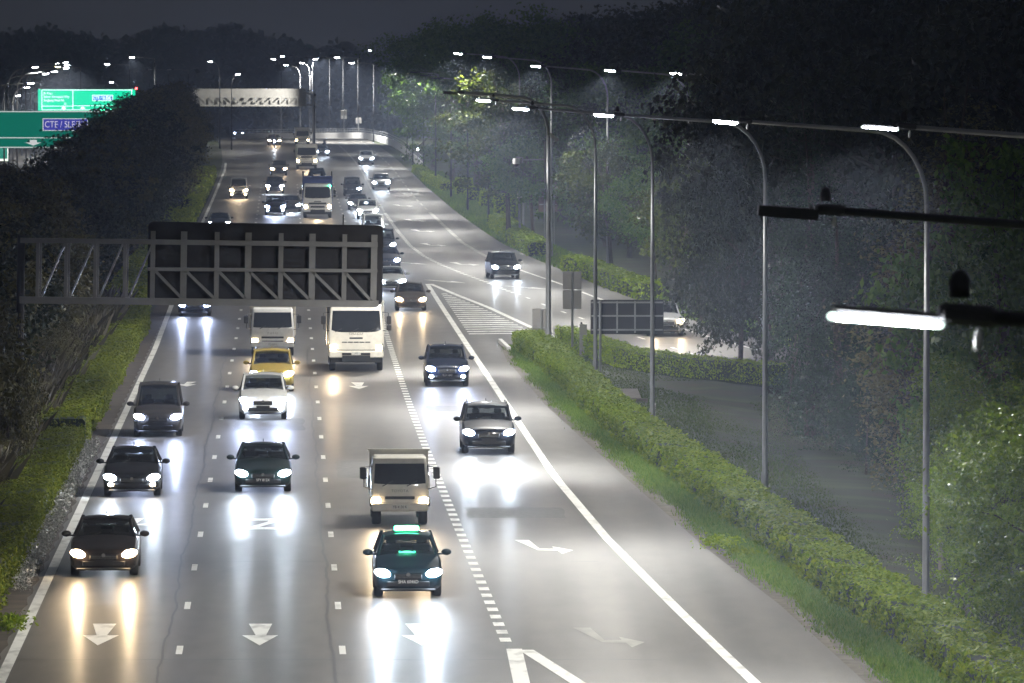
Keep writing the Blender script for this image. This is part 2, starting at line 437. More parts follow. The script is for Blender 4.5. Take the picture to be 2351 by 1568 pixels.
SLIP = ribbon('slip_road', M_ASPH, lambda Y: tab(T_SL, Y) + .9, lambda Y: tab(T_SR, Y), [y for y in YS if 240 < y < 306] + [306.4], -0.004,
              kind='structure', label='asphalt slip road leaving to the right behind the hedge')
OPP = ribbon('opposite_carriageway', M_ASPH, lambda Y: -36, lambda Y: -19, list(np.arange(300, 1300, 15)), 0.0,
             kind='structure', label='opposite carriageway of the expressway behind the left trees')

def mark(name, fa, width, y0, y1, mat=M_PAINT, parent=ROAD, step=6.0, dz=.005):
    n = max(2, int((y1 - y0) / step) + 1)
    return ribbon(name, mat, lambda Y: fa(Y) - width / 2, lambda Y: fa(Y) + width / 2, list(np.linspace(y0, y1, n)), dz, parent)
# solid edge lines
mark('edge_line', lambda Y: -6.15 - .7 * max(0, min(1, (Y - 300) / 200)), .25, 100, 760)
mark('edge_line', lambda Y: tab(T_SOL, Y), .27, 100, 389)
mark('gore_line', lambda Y: tab(T_SL, Y), .3, 312, 389, dz=.009)
mark('edge_line', lambda Y: tab(T_SRL, Y), .22, 300, 425, parent=ROADF)
mark('edge_line', lambda Y: tab(T_SRL, Y), .3, 425, 560, M_WORN, ROADF)
k = 0
for Y in np.arange(568, 920, 14): mark('edge_dash', lambda Y: tab(T_SRL, Y), .2, Y, Y + 7, M_WORN, ROADF)
# lane dashes, 2 m strokes every 12 m
for a in (-2.408, 1.292):
    for kk in range(-3, 44):
        Y = 143.9 + 12 * kk
        mark('lane_dash', lambda Y, a=a: a, .15, Y - 1.05, Y + 1.05)
for kk in range(0, 26):
    Y = 400 + 12 * kk
    mark('lane_dash', lambda Y: 5.05, .15, Y - 1, Y + 1, parent=ROADF)
# thick short dashes of the diverging lane
for kk in range(0, 115):
    Y = 146.5 + 2.07 * kk
    if Y < 392: mark('diverge_dash', lambda Y: 5.05 + .15 * sin(Y * .02), .26, Y - .5, Y + .5, step=1)
for kk in range(0, 72):
    Y = 372 + 2.6 * kk
    mark('diverge_dash', lambda Y: tab(T_SD, Y), .28, Y - .65, Y + .65, parent=ROADF, step=1)
for Y in (366, 356, 345, 337, 312, 300.5, 295): mark('lane_dash', lambda Y: tab(T_SD, Y), .15, Y - 1.2, Y + 1.2, parent=SLIP if Y < 306 else ROADF)
mark('lane_line', lambda Y: tab(T_SD, Y), .2, 562, 860, M_WORN, ROADF)
# the near gore that opens at the foot of the picture
mark('gore_line', lambda Y: 5.2 + (Y - 144) * .016, .36, 100, 144.2)
mark('gore_line', lambda Y: 5.45 - (Y - 144) * .105, .34, 100, 143.9, dz=.009)
# chevron hatching
for i in range(21):
    Y = 371.5 - i * 2.75
    L0, R0 = 8.72 + .45, tab(T_SL, Y) - .45
    if R0 - L0 < .3: continue
    m_ = (L0 + R0) / 2; mb = MB(); t = .95
    for a, dy in ((L0, 0), (m_, .55), (R0, 0)): mb.v += [tuple(W(a, Y + dy, .005)), tuple(W(a, Y + dy + t, .005))]
    mb.f = [(0, 2, 3, 1), (2, 4, 5, 3)]
    mb.obj('hatch_stripe', M_PAINT, ROADF)
# dark sealed joints wandering along the lane lines
def seal(a0, y0, y1, amp, wd=.035):
    pts = []
    mb = MB(); ys = np.arange(y0, y1, 1.2)
    for i, Y in enumerate(ys):
        a = a0 + amp * sin(Y * .9) * .3 + amp * sin(Y * .23 + a0) * .7 + random.uniform(-.03, .03)
        mb.v += [tuple(W(a - wd, Y, .0025)), tuple(W(a + wd, Y, .0025))]
        if i: n = 2 * i; mb.f.append((n - 2, n - 1, n + 1, n))
    mb.obj('sealed_joint', M_SEAL, ROAD)
seal(1.05, 100, 300, .07); seal(-2.75, 100, 300, .07, .028); seal(5.05, 100, 300, .05, .03); seal(8.5, 230, 300, .05, .02)
for Y in (135, 141.5, 186, 170):
    mb = MB(); xs = np.arange(-6 if Y < 180 else 5.2, 8.5, .6)
    for i, a in enumerate(xs):
        d = random.uniform(-.12, .12)
        mb.v += [tuple(W(a, Y + d, .0028)), tuple(W(a, Y + d + .12, .0028))]
        if i: n = 2 * i; mb.f.append((n - 2, n, n + 1, n - 1))
    mb.obj('sealed_joint', M_SEAL, ROAD)
M_PATCH = simple('patched_asphalt', (.11, .107, .1), .7, var=.35, scale=5)
for a0, a1, y0, y1 in ((5.4, 8.3, 186.5, 191), (1.7, 4.6, 205, 214), (-1.9, .7, 232, 240), (5.5, 8.2, 245, 249)):
    ribbon('repair_patch', M_PATCH, lambda Y: a0 + .04 * sin(Y * 2), lambda Y: a1 + .05 * sin(Y * 1.3), list(np.linspace(y0, y1, 9)), .0015, ROAD)
# painted arrows: outline given as (side, along) in metres, along towards the viewer
def arrow(pts, a, Y, parent=ROAD, mat=M_PAINT, name='lane_arrow'):
    mb = MB(); mb.add([W(a + p[0], Y - p[1], .0055) for p in pts], [tuple(range(len(pts)))])
    return mb.obj(name, mat, parent)
STRAIGHT = [(-.28, -3), (.28, -3), (.14, .1), (.42, .1), (0, 2.7), (-.42, .1), (-.1, .1)]
TURN = [(-.85, -2.6), (-.45, -2.6), (-.28, .6), (.12, .65), (.1, -.2), (.62, 1.2), (.26, 2.5), (.18, 1.35), (-.35, 1.2)]
for px, py in ((232, 1458), (597, 1458), (963, 1458), (823, 886)):
    g = G(px, py); arrow(STRAIGHT, g.x - TAN * g.y, g.y)
g = G(428, 882); arrow([(.0, -2), (.4, -2), (.1, .2), (.42, .2), (.05, 2), (-.42, .2), (-.1, .2)], g.x - TAN * g.y, g.y)
for px, py, mt in ((1260, 1256, M_PAINT), (1412, 1464, M_WORN), (1158, 1086, M_PAINT)):
    g = G(px, py); arrow(TURN, g.x - TAN * g.y, g.y, mat=mt)
for px, py in ((1072, 606), (1000, 562), (975, 530), (957, 506), (930, 472)):
    g = G(px, py); arrow([(p[0] * 1.3, p[1] * 1.3) for p in TURN], g.x - TAN * g.y - bend(g.y), g.y, ROADF)
for px, py in ((1020, 646), (938, 604), (1205, 660)):
    g = G(px, py); arrow([(-1.2, 2.4 - 5), (-.9, -2.6), (.3, .2), (.5, -.3), (1.25, 2.8), (.1, 1.4), (.15, .8)], g.x - TAN * g.y, g.y, ROADF)
# big road numerals half hidden between the cars
g = G(604, 1203); ga = g.x - TAN * g.y
arrow([(-.42, -2.2), (.42, -2.2), (.42, -.9), (-.1, 1.3), (.42, 1.3), (.42, 2.2), (-.42, 2.2), (-.42, 1.3), (.15, -1.0), (.15, -1.35), (-.42, -1.35)], ga, g.y, name='road_numeral')
g = G(318, 1200); ga = g.x - TAN * g.y
arrow([(-.32, -1.8), (.12, -1.8), (-.05, .5), (.35, .5), (.35, 1.1), (-.05, 1.1), (-.05, 2.6), (-.3, 2.6), (-.3, 1.1), (-.45, 1.1), (-.45, .5)], ga, g.y, name='road_numeral')

# verge strips
ribbon('sandy_verge', M_SAND, lambda Y: tab(T_RE, Y) - .12, lambda Y: tab(T_RE, Y) + .42 + .06 * sin(Y * .8), list(np.arange(100, 303, .6)), .004, kind='structure', label='sandy edge of the paved shoulder by the right verge')
ribbon('soil_strip', M_SOIL, lambda Y: -7.2, lambda Y: -6.4 + .05 * sin(Y * 1.7), list(np.arange(100, 420, 1.1)), .004, kind='structure', label='bare soil strip between left edge line and hedge')

# parapet of the far left-hand bend
def parapet():
    pts = [((p.x, p.y)) for p in (G(969, 389), G(952, 372), G(935, 357.5), G(920, 346.5), G(905, 338), G(892, 332), G(880, 327.5))]
    for px, Y in ((868, 882), (855, 893), (841, 904), (825, 916), (808, 928), (790, 939), (770, 950), (750, 960), (725, 972), (700, 984), (650, 1004), (600, 1022), (540, 1040)):
        pts.append(((px - IW / 2) * Y / FPX, Y))
    root = empty('bridge_parapet', (pts[0][0], pts[0][1], hz(pts[0][1])), label='curved white concrete parapet with steel rails at the far bend', category='parapet')
    o = Vector(root.location)
    mb = MB(); r1 = []; r2 = []
    for i, (x, Y) in enumerate(pts):
        z = hz(Y); t = Vector((pts[min(i + 1, len(pts) - 1)][0] - pts[max(i - 1, 0)][0], pts[min(i + 1, len(pts) - 1)][1] - pts[max(i - 1, 0)][1], 0)).normalized()
        nrm = Vector((-t.y, t.x, 0)) * -1
        b = Vector((x, Y, z)) - o
        r1.append([b + Vector((0, 0, -.4)), b + Vector((0, 0, .85)), b + nrm * .25 + Vector((0, 0, .85)), b + nrm * .35 + Vector((0, 0, -.4))])
        r2.append(b + nrm * .12)
    mb.loft(r1).obj('concrete_wall', simple('white_parapet_concrete', (.86, .86, .84), .6, scale=.5, var=.06), root)
    for hgt in (1.1, 1.42): MB().tube([p + Vector((0, 0, hgt)) for p in r2], .045, 6).obj('hand_rail', M_GALV, root)
    for i in range(len(r2) - 1):
        n = max(1, int((r2[i + 1] - r2[i]).length / 3))
        for j in range(n):
            p = r2[i].lerp(r2[i + 1], j / n); MB().box(p + Vector((0, 0, 1.13)), (.07, .07, .6)).obj('rail_post', M_GALV, root)
parapet()

# ------------------------------------------------------------------ hedges, grass, reeds
def hedge(name, path, width, height, mat, label, density=190, size=.1, bump=.08, side=1):
    """path: list of world points along the front foot; width extends to +x side (side=1) or -x"""
    pts = np.array([tuple(p) for p in path]); seg = np.linalg.norm(np.diff(pts, axis=0), axis=1); cum = np.concatenate([[0], np.cumsum(seg)])
    L = cum[-1]
    root = empty(name, tuple(pts[0]), label=label, category='hedge'); o = pts[0]
    def at(s):
        return np.stack([np.interp(s, cum, pts[:, i]) for i in range(3)], -1)
    e = 1.0; 
    def nrm(s):
        d = at(np.minimum(s + e, L)) - at(np.maximum(s - e, 0)); d[..., 2] = 0; d /= np.linalg.norm(d, axis=-1, keepdims=True)
        return np.stack([d[..., 1], -d[..., 0], np.zeros(d.shape[:-1])], -1) * side
    rings = []
    for s in np.linspace(.1, L - .1, max(4, int(L / 2.5))):
        p = at(np.array([s]))[0] - o; n_ = nrm(np.array([s]))[0]; hh = height * (.93 + .05 * sin(s * .7)); c = .1
        rings.append([tuple(p + n_ * c + np.array([0, 0, -.1])), tuple(p + n_ * c + np.array([0, 0, hh - c])), tuple(p + n_ * (c * 2) + np.array([0, 0, hh])),
                      tuple(p + n_ * (width - c * 2) + np.array([0, 0, hh])), tuple(p + n_ * (width - c) + np.array([0, 0, hh - c])), tuple(p + n_ * (width - c) + np.array([0, 0, -.1]))])
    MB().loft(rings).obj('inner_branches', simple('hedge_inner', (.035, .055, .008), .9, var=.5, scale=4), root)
    def lump(s, k): return bump * (np.sin(s * .9 + k) * .35 + np.sin(s * 2.3 + 2 * k) * .35 + np.sin(s * 5.1 + k * 3) * .3)
    V = []; Q = []; base = 0
    for face in ('front', 'top', 'back', 'ends'):
        area = L * (width if face == 'top' else height) if face != 'ends' else 2 * width * height
        if face == 'back': area *= .4
        n = int(area * density); s = RNG.uniform(0, L, n); f = RNG.uniform(0, 1, n)
        if face == 'ends': s = np.where(RNG.uniform(size=n) < .5, .02, L - .02); 
        nn = nrm(s); p = at(s); jit = np.abs(RNG.normal(0, .05, n)) - .02
        if face == 'front':
            z = f * height; inw = -lump(s, z * 3) - jit + .05; c = p + nn * inw[:, None]; c[:, 2] += z + lump(s, 1.) * f; out = -nn
        elif face == 'top':
            z = height + lump(s, f * 4) + jit; c = p + nn * (f * width)[:, None]; c[:, 2] += z; out = np.tile([0, 0, 1.8], (n, 1))
        elif face == 'back':
            z = f * height; c = p + nn * (width + lump(s, z) + jit)[:, None]; c[:, 2] += z; out = nn
        else:
            z = RNG.uniform(0, height, n); c = p + nn * (f * width)[:, None]; c[:, 2] += z; out = np.where((s < L / 2)[:, None], np.array([0, -1., 0]), np.array([0, 1., 0]))
        v, q = leaves(c - o, RNG.uniform(.6, 1.4, n) * size, out, .45)
        V.append(v); Q.append(q + base); base += len(v)
    link('foliage', fast_mesh('foliage', np.concatenate(V), np.concatenate(Q)), mat, root, kind='stuff')
    return root
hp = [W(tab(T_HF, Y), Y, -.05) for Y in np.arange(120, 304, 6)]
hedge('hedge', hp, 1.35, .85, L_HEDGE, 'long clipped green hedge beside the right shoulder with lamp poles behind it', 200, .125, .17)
h2 = [G(1274, 792), G(1340, 817), G(1415, 843), G(1506, 857), G(1591, 868), G(1668, 874), G(1760, 885)]
hedge('hedge', h2, 1.0, .85, L_HEDGE, 'short clipped hedge behind the lawn along the slip road', 170, .11, .07, side=-1)
lh = lambda y0, y1, st: [W(-6.98 - .08 * sin(Y), Y, -.05) for Y in np.arange(y0, y1, st)]
hedge('hedge', lh(104, 158, 4), 1.7, .95, L_LEFTHEDGE, 'nearest left roadside hedge at the lower left corner', 200, .1, .13, side=-1)
hedge('hedge', lh(159, 222, 4), 1.7, .9, L_LEFTHEDGE, 'left roadside hedge behind silver-leaved ground cover', 180, .1, .13, side=-1)
hedge('hedge', lh(223.5, 330, 5), 1.75, 1.0, L_LEFTHEDGE, 'left roadside hedge beneath the overhead sign gantry', 130, .12, .12, side=-1)
hedge('hedge', [W(-7.6, Y, -.05) for Y in np.arange(335, 700, 9)], 2.2, 1.15, L_LEFTHEDGE, 'far left hedge running along the trees to the bend', 45, .22, .2, side=-1)
# topiary hedge blocks along the slip road verge
blk = [(1046, 440, 1.6, 1.5), (1072, 455, 1.6, 1.3), (1102, 468, 1.8, 1.3), (1135, 492, 1.9, 1.9)]
for i, (px, py, wd, hh) in enumerate(blk):
    g = G(px, py + 6); hedge('clipped_bush', [g, g + Vector((0, 3, 0))], wd, hh, L_HEDGE, ['farthest', 'second farthest', 'third', 'nearest and tallest'][i] + ' of the clipped bushes on the far slip road verge', 70, .2, .1)
hedge('hedge', [G(1165, 522), G(1215, 560), G(1262, 588)], 1.5, 1.0, L_HEDGE, 'low hedge on the verge left of the tall camera pole', 60, .2, .1)
hedge('hedge', [G(1335, 622), G(1375, 634), G(1440, 662), G(1520, 690)], 1.3, 1.0, L_HEDGE, 'dark low hedge on the verge right of the tall camera pole', 60, .2, .1)
# long hedge lining far verge near the parapet end
hedge('hedge', [G(972, 396), G(1000, 418), G(1040, 438)], 1.2, .8, L_HEDGE, 'small hedge next to the end of the white parapet', 45, .25, .1)

def scatter(name, fn, n, hgt, wid, mat, lean, label, kind='stuff', cat='grass'):
    b = np.array([fn() for _ in range(n)])
    v, q = blades(b, RNG.uniform(.5, 1.2, n) * hgt, RNG.uniform(.6, 1.2, n) * wid, lean)
    return link(name, fast_mesh(name, v, q), mat, kind=kind, label=label, category=cat)
def f_verge():
    Y = 120 + 183 * random.random() ** 1.3; lo, hi = tab(T_RE, Y) + .18, tab(T_HF, Y) + .15
    t = random.random(); a = lo + (hi - lo) * (t ** .8)
    a += (random.gauss(0, .13) + .1 * sin(Y * .37) + .07 * sin(Y * 1.13)) * (1 - t)
    return tuple(W(a, Y, -.05))
scatter('grass', f_verge, 60000, .16, .035, L_GRASS, .6, 'short green grass on the verge between shoulder and hedge')
def f_lawn():
    Y = 150 + 150 * random.random(); a = tab(T_HF, Y) + 1.3 + random.random() ** 1.3 * 12; p = W(a, Y, -.08)
    if Y < 270: p.z -= .5 * max(0, min(1, (a - 15.5) / 3)) * (1 if a < 22 else max(0, 1 - (a - 22) / 6))
    return tuple(p)
scatter('grass', f_lawn, 80000, .075, .06, L_LAWN, .6, 'mown grass slope behind the right hedge')
def f_slip():
    Y = 300 + 420 * random.random(); return tuple(W(tab(T_SR, Y) + .1 + random.random() * 3.5, Y, -.06))
scatter('grass', f_slip, 26000, .2, .09, L_GRASS, .6, 'rough grass verge on the far side of the slip road')
def f_reed():
    Y = 150 + 190 * random.random(); return tuple(W(-9.0 - random.random() ** 1.4 * 2.2 + .5 * sin(Y * .5), Y, -.1))
scatter('reeds', f_reed, 9000, 1.7, .03, L_DRY, .7, 'tall dry reeds between the left hedge and the dark trees', cat='reeds')
def f_silver():
    Y = 160 + 62 * random.random(); return np.array(W(-6.92 + random.random() * .45, Y, random.random() ** 1.5 * .38))
c = np.array([f_silver() for _ in range(5200)])
v, q = leaves(c, RNG.uniform(.05, .11, len(c)), np.tile([0, -.5, .8], (len(c), 1)), .3)
link('ground_cover', fast_mesh('ground_cover', v, q), L_SILVER, kind='stuff', label='silver-leaved ground cover at the foot of the left hedge', category='plants')
def weed(px, py, n, r, hgt, lab):
    g = np.array(G(px, py)); c = g + RNG.normal(0, 1, (n, 3)) * np.array([r, r * 3, 0]); c[:, 2] += RNG.uniform(0, hgt, n)
    v, q = leaves(c - g, RNG.uniform(.08, .16, n), np.tile([0, -.3, .9], (n, 1)), .4)
    link('weed_clump', fast_mesh('weed_clump', v, q), L_HEDGE, loc=tuple(g), label=lab, category='weeds', kind='stuff')
weed(1655, 1252, 500, .28, .22, 'low weed clump spreading from the verge over the shoulder edge')
weed(1700, 1275, 240, .2, .2, 'small weed tuft below the larger clump on the right verge')
weed(22, 1442, 400, .22, .3, 'weed clump at the foot of the lower left hedge')

# ------------------------------------------------------------------ trees
def crown_mesh(name, seed, r, z0, z1, nclump, nleaf, size, clump_r, shell=.55, flat=.6, droop=0.0):
    global RNG
    keep = RNG; RNG = np.random.default_rng(seed)
    u = unit(nclump); rad = shell + (1 - shell) * RNG.uniform(0, 1, nclump) ** .5
    lump = 1 + .22 * np.sin(u[:, 0] * 4 + seed) + .18 * np.sin(u[:, 1] * 5 + 2 * seed) + .12 * np.sin(u[:, 2] * 7)
    c = u * (rad * lump)[:, None] * np.array([r, r, (z1 - z0) / 2]); c[:, 2] += (z0 + z1) / 2
    C = np.repeat(c, nleaf, 0); n = len(C)
    d = RNG.normal(0, 1, (n, 3)) * np.array([clump_r, clump_r, clump_r * flat]) * RNG.uniform(.5, 1.3, nclump).repeat(nleaf)[:, None]
    p = C + d
    if droop: p[:, 2] -= droop * np.abs(RNG.normal(0, 1, n))
    p[:, 2] = (p[:, 2] - z0) * (z1 - z0) / (np.percentile(p[:, 2], 99.6) - z0) + z0
    out = d / (np.linalg.norm(d, axis=1, keepdims=True) + 1e-6) * .4 + np.array([0, 0, .7])
    v, q = leaves(p, RNG.uniform(.6, 1.4, n) * size, out, .5, .6)
    me = fast_mesh(name, v, q); RNG = keep
    return me, c
def limb_mesh(name, seed, h, r0, clumps, nl=9, lean=.3):
    rnd = random.Random(seed); mb = MB()
    top = Vector((rnd.uniform(-lean, lean), rnd.uniform(-lean, lean), h))
    mid = Vector((rnd.uniform(-lean, lean), rnd.uniform(-lean, lean), h * .5))
    mb.tube([Vector((0, 0, -.3)), Vector((0, 0, .4)), mid, top], [r0 * 1.35, r0, r0 * .75, r0 * .25], 8)
    for c in rnd.sample(list(clumps), min(nl, len(clumps))):
        c = Vector(c); t = rnd.uniform(.35, .85); s = mid.lerp(top, (t - .5) * 2) if t > .5 else Vector((0, 0, .4)).lerp(mid, t * 2)
        m2 = s.lerp(c, .5) + Vector((0, 0, .08 * (c - s).length))
        mb.tube([s, m2, c], [r0 * .4, r0 * .22, r0 * .06], 5)
    me = bpy.data.meshes.new(name); me.from_pydata(mb.v, [], mb.f); me.update(); me.materials.append(M_BARK)
    me.polygons.foreach_set('use_smooth', [True] * len(me.polygons))
    return me
PROTO = {}
def proto(key, n, **kw):
    lst = []
    h, r0 = kw.pop('trunk'); lean = kw.pop('lean', .4); nl = kw.pop('limbs', 10)
    for i in range(n):
        me, c = crown_mesh(key + '_crown', 11 + i * 7 + len(key), **kw)
        lst.append((me, limb_mesh(key + '_trunk', i + 3, h, r0, c, nl, lean)))
    PROTO[key] = lst
# unit scale: about 10 m high
proto('roadside', 4, r=3.3, z0=.2, z1=9.6, nclump=240, nleaf=55, size=.26, clump_r=.42, shell=.6, trunk=(7, .16))
proto('forest', 4, r=4.2, z0=1.6, z1=10.2, nclump=260, nleaf=70, size=.25, clump_r=.46, shell=.5, trunk=(8, .22), limbs=14)
proto('open', 3, r=3.6, z0=3.0, z1=9.2, nclump=95, nleaf=120, size=.22, clump_r=.42, shell=.45, trunk=(8, .15), limbs=24, lean=.8)
proto('canopy', 2, r=3.6, z0=5.4, z1=10, nclump=200, nleaf=80, size=.2, clump_r=.38, shell=.4, trunk=(8.5, .16), limbs=26, lean=.7)
proto('ivy', 2, r=1.6, z0=.2, z1=10, nclump=230, nleaf=100, size=.11, clump_r=.3, shell=.65, flat=1.2, trunk=(9, .2), droop=.25)
proto('near', 2, r=2.6, z0=.6, z1=7.5, nclump=230, nleaf=100, size=.125, clump_r=.32, shell=.6, trunk=(4, .08), limbs=3)
CROWN_COPIES = {}
def tree(kind, i, base, h, mat, label, group=None, name='tree', sx=1.0):
    me, tr = PROTO[kind][i % len(PROTO[kind])]
    key = (me.name, mat.name)
    if key not in CROWN_COPIES:
        m2 = me if len(me.materials) == 0 else me.copy()
        m2.materials.clear(); m2.materials.append(mat); CROWN_COPIES[key] = m2
    s = h / 10.0
    o = empty(name, tuple(base), random.uniform(0, 6.28), label=label, category='tree')
    o.scale = (s * sx, s * sx, s)
    if group: o['group'] = group
    c = bpy.data.objects.new('crown', CROWN_COPIES[key]); COL.objects.link(c); c.parent = o
    t = bpy.data.objects.new('trunk', tr); COL.objects.link(t); t.parent = o
    return o
rnd = random.Random(5)
# left row
Y = 128.0; i = 0
while Y < 800:
    a = -12.6 + rnd.uniform(-.8, .8)
    hgt = float(np.interp(Y, [120, 200, 250, 300, 350, 400, 450, 600, 700, 800], [10.2, 9.6, 9.0, 8.3, 8.7, 9.6, 10.2, 11.0, 10.4, 9.2])) + rnd.uniform(-.8, .25)
    tree('roadside', rnd.randrange(4), W(a, Y, -.1), hgt, L_BROWN if rnd.random() < .55 else L_DARK, 'dark bushy tree in the dense row left of the carriageway', 'trees in the dense left row')
    Y += 8.5 if Y < 300 else 12 + rnd.uniform(-1, 2); i += 1
Y = 140.0
while Y < 420:
    tree('roadside', rnd.randrange(4), W(-16.8 + rnd.uniform(-1, 1), Y, -.1), 7.6 + rnd.uniform(-.8, .4), L_BROWN, 'dark tree of the second line behind the left row', 'trees of the second left line'); Y += 14
# low brush in front of the left row
Y = 132.0
while Y < 330:
    tree('near', rnd.randrange(2), W(-10.3 + rnd.uniform(-.5, .4), Y, -.2), 2.6 + rnd.uniform(-.6, 1.1), L_BROWN, 'low dark brush between the left hedge and the tree row', 'low brush left of the hedge', 'shrub', 1.7); Y += 4.5
tree('roadside', 1, ((20 - IW / 2) * 202 / FPX, 202, -.1), 5.8, L_BROWN, 'dark shrub hiding the foot of the overhead sign gantry', name='shrub', sx=.5)
# right forest beside slip road
Y = 312.0
while Y < 760:
    e = tab(T_SR, Y)
    tree('open' if rnd.random() < .45 else 'forest', rnd.randrange(4), W(e + 8 + rnd.uniform(-1.2, 1.5), Y, 0), 10.5 + rnd.uniform(-2, 2.5), rnd.choice([L_TREE, L_TREE, L_LIGHT, L_DARK]), 'leafy tree at the front of the wood right of the slip road', 'front trees of the right wood'); Y += 13
Y = 330.0
while Y < 800:
    e = tab(T_SR, Y)
    tree('forest', rnd.randrange(4), W(e + 15 + rnd.uniform(-2, 2), Y, 0), 15.5 + rnd.uniform(-1.5, 1.2), rnd.choice([L_TREE, L_DARK, L_DARK]), 'tall dark tree in the middle of the right wood', 'middle trees of the right wood'); Y += 15
Y = 330.0
while Y < 860:
    e = tab(T_SR, Y)
    tree('forest', rnd.randrange(4), W(e + 25 + rnd.uniform(-3, 3), Y, 0), 18.0 + rnd.uniform(-1, 1) + (1.2 if Y < 520 else -.6 - (Y - 520) * .004), L_DARK, 'very tall dark tree on the skyline of the right wood', 'skyline trees of the right wood', sx=1.1); Y += 16
for (px, Yd, hgt, kd, mt, lb) in ((1168, 474, 13.6, 'open', L_LIGHT, 'yellow-green tree lit by the upper streetlights above the slip road'),
                              (1612, 334, 9.9, 'open', L_LIGHT, 'yellow-green tree lit by lamps behind the three middle lamp poles'),
                              (1505, 372, 9.0, 'open', L_TREE, 'broad-leaved tree between the camera pole and the middle lamp poles'),
                              (1405, 395, 9.3, 'open', L_LIGHT, 'bright leafy tree just right of the tall camera pole'),
                              (1225, 470, 10.0, 'open', L_TREE, 'spreading tree over the clipped bushes of the far verge'),
                              (1000, 800, 12.5, 'open', L_TREE, 'tree overhanging the white parapet at the bend'),
                              (1040, 700, 12.8, 'forest', L_TREE, 'tree behind the near end of the white parapet')):
    x = (px - IW / 2) * Yd / FPX
    tree(kd, rnd.randrange(3), (x, Yd, hz(Yd)), hgt, mt, lb)
for Yd, off, hgt, lb in ((555, 4.5, 17.6, 'first'), (615, 4.0, 17.2, 'second'), (680, 3.5, 16.8, 'third'), (745, 3.5, 16.0, 'fourth')):
    tree('canopy', rnd.randrange(2), W(tab(T_SR, Yd) + off, Yd), hgt, L_TREE, lb + ' high-crowned tree leaning over the road edge before the parapet')
# big trees nearer, right of the lawn
for k_, (px, Yd, hgt, kd, mt, sx, lb) in enumerate((
        (1700, 272, 9.0, 'forest', L_DARK, .62, 'dark round tree at the right end of the slip road hedge'),
        (1765, 290, 13.0, 'forest', L_DARK, .7, 'dark tree behind the round tree at the hedge end'),
        (1860, 238, 11.8, 'ivy', L_GLOSS, .8, 'creeper-covered tree with glinting leaves right of the fourth lamp pole'),
        (1935, 228, 9.0, 'ivy', L_GLOSS, 1.0, 'lower creeper-covered tree with glinting leaves beside the taller one'),
        (1990, 215, 5.5, 'near', L_GLOSS, .9, 'dark glossy shrub under the brightest near streetlight'),
        (2060, 262, 15.0, 'forest', L_DARK, .8, 'tall dark tree between the two right lamp poles'),
        (2180, 205, 12.0, 'ivy', L_BROWN, 1.2, 'hanging creeper tree right of the rightmost lamp pole'),
        (2300, 190, 11.0, 'forest', L_TREE, .8, 'leafy green tree above the off streetlight at the right edge'),
        (2235, 172, 7.6, 'near', L_BUSH, 1.0, 'green bush under the nearest streetlight at the right edge'),
        (2405, 140, 9.3, 'near', L_BUSH, .95, 'bright green bush at the right edge below the nearest streetlight'),
        (2240, 166, 5.2, 'near', L_BUSH, 1.0, 'dark leafy shrub crossing the rightmost lamp pole'),
        (1850, 332, 14.5, 'forest', L_DARK, .8, 'dark tree behind the end of the slip road'),
        (1850, 300, 17.5, 'forest', L_DARK, .8, 'very tall dark tree on the right, first of the back line'),
        (1990, 310, 19.0, 'forest', L_DARK, .8, 'very tall dark tree on the right, second of the back line'),
        (2140, 290, 18.5, 'forest', L_DARK, .8, 'very tall dark tree on the right, third of the back line'),
        (2290, 270, 18.0, 'forest', L_DARK, .8, 'very tall dark tree on the right, fourth of the back line'),
        (2400, 240, 17.5, 'forest', L_DARK, .8, 'very tall dark tree cut by the right picture edge'))):
    tree(kd, k_, ((px - IW / 2) * Yd / FPX, Yd, -.4), hgt, mt, lb, sx=sx)
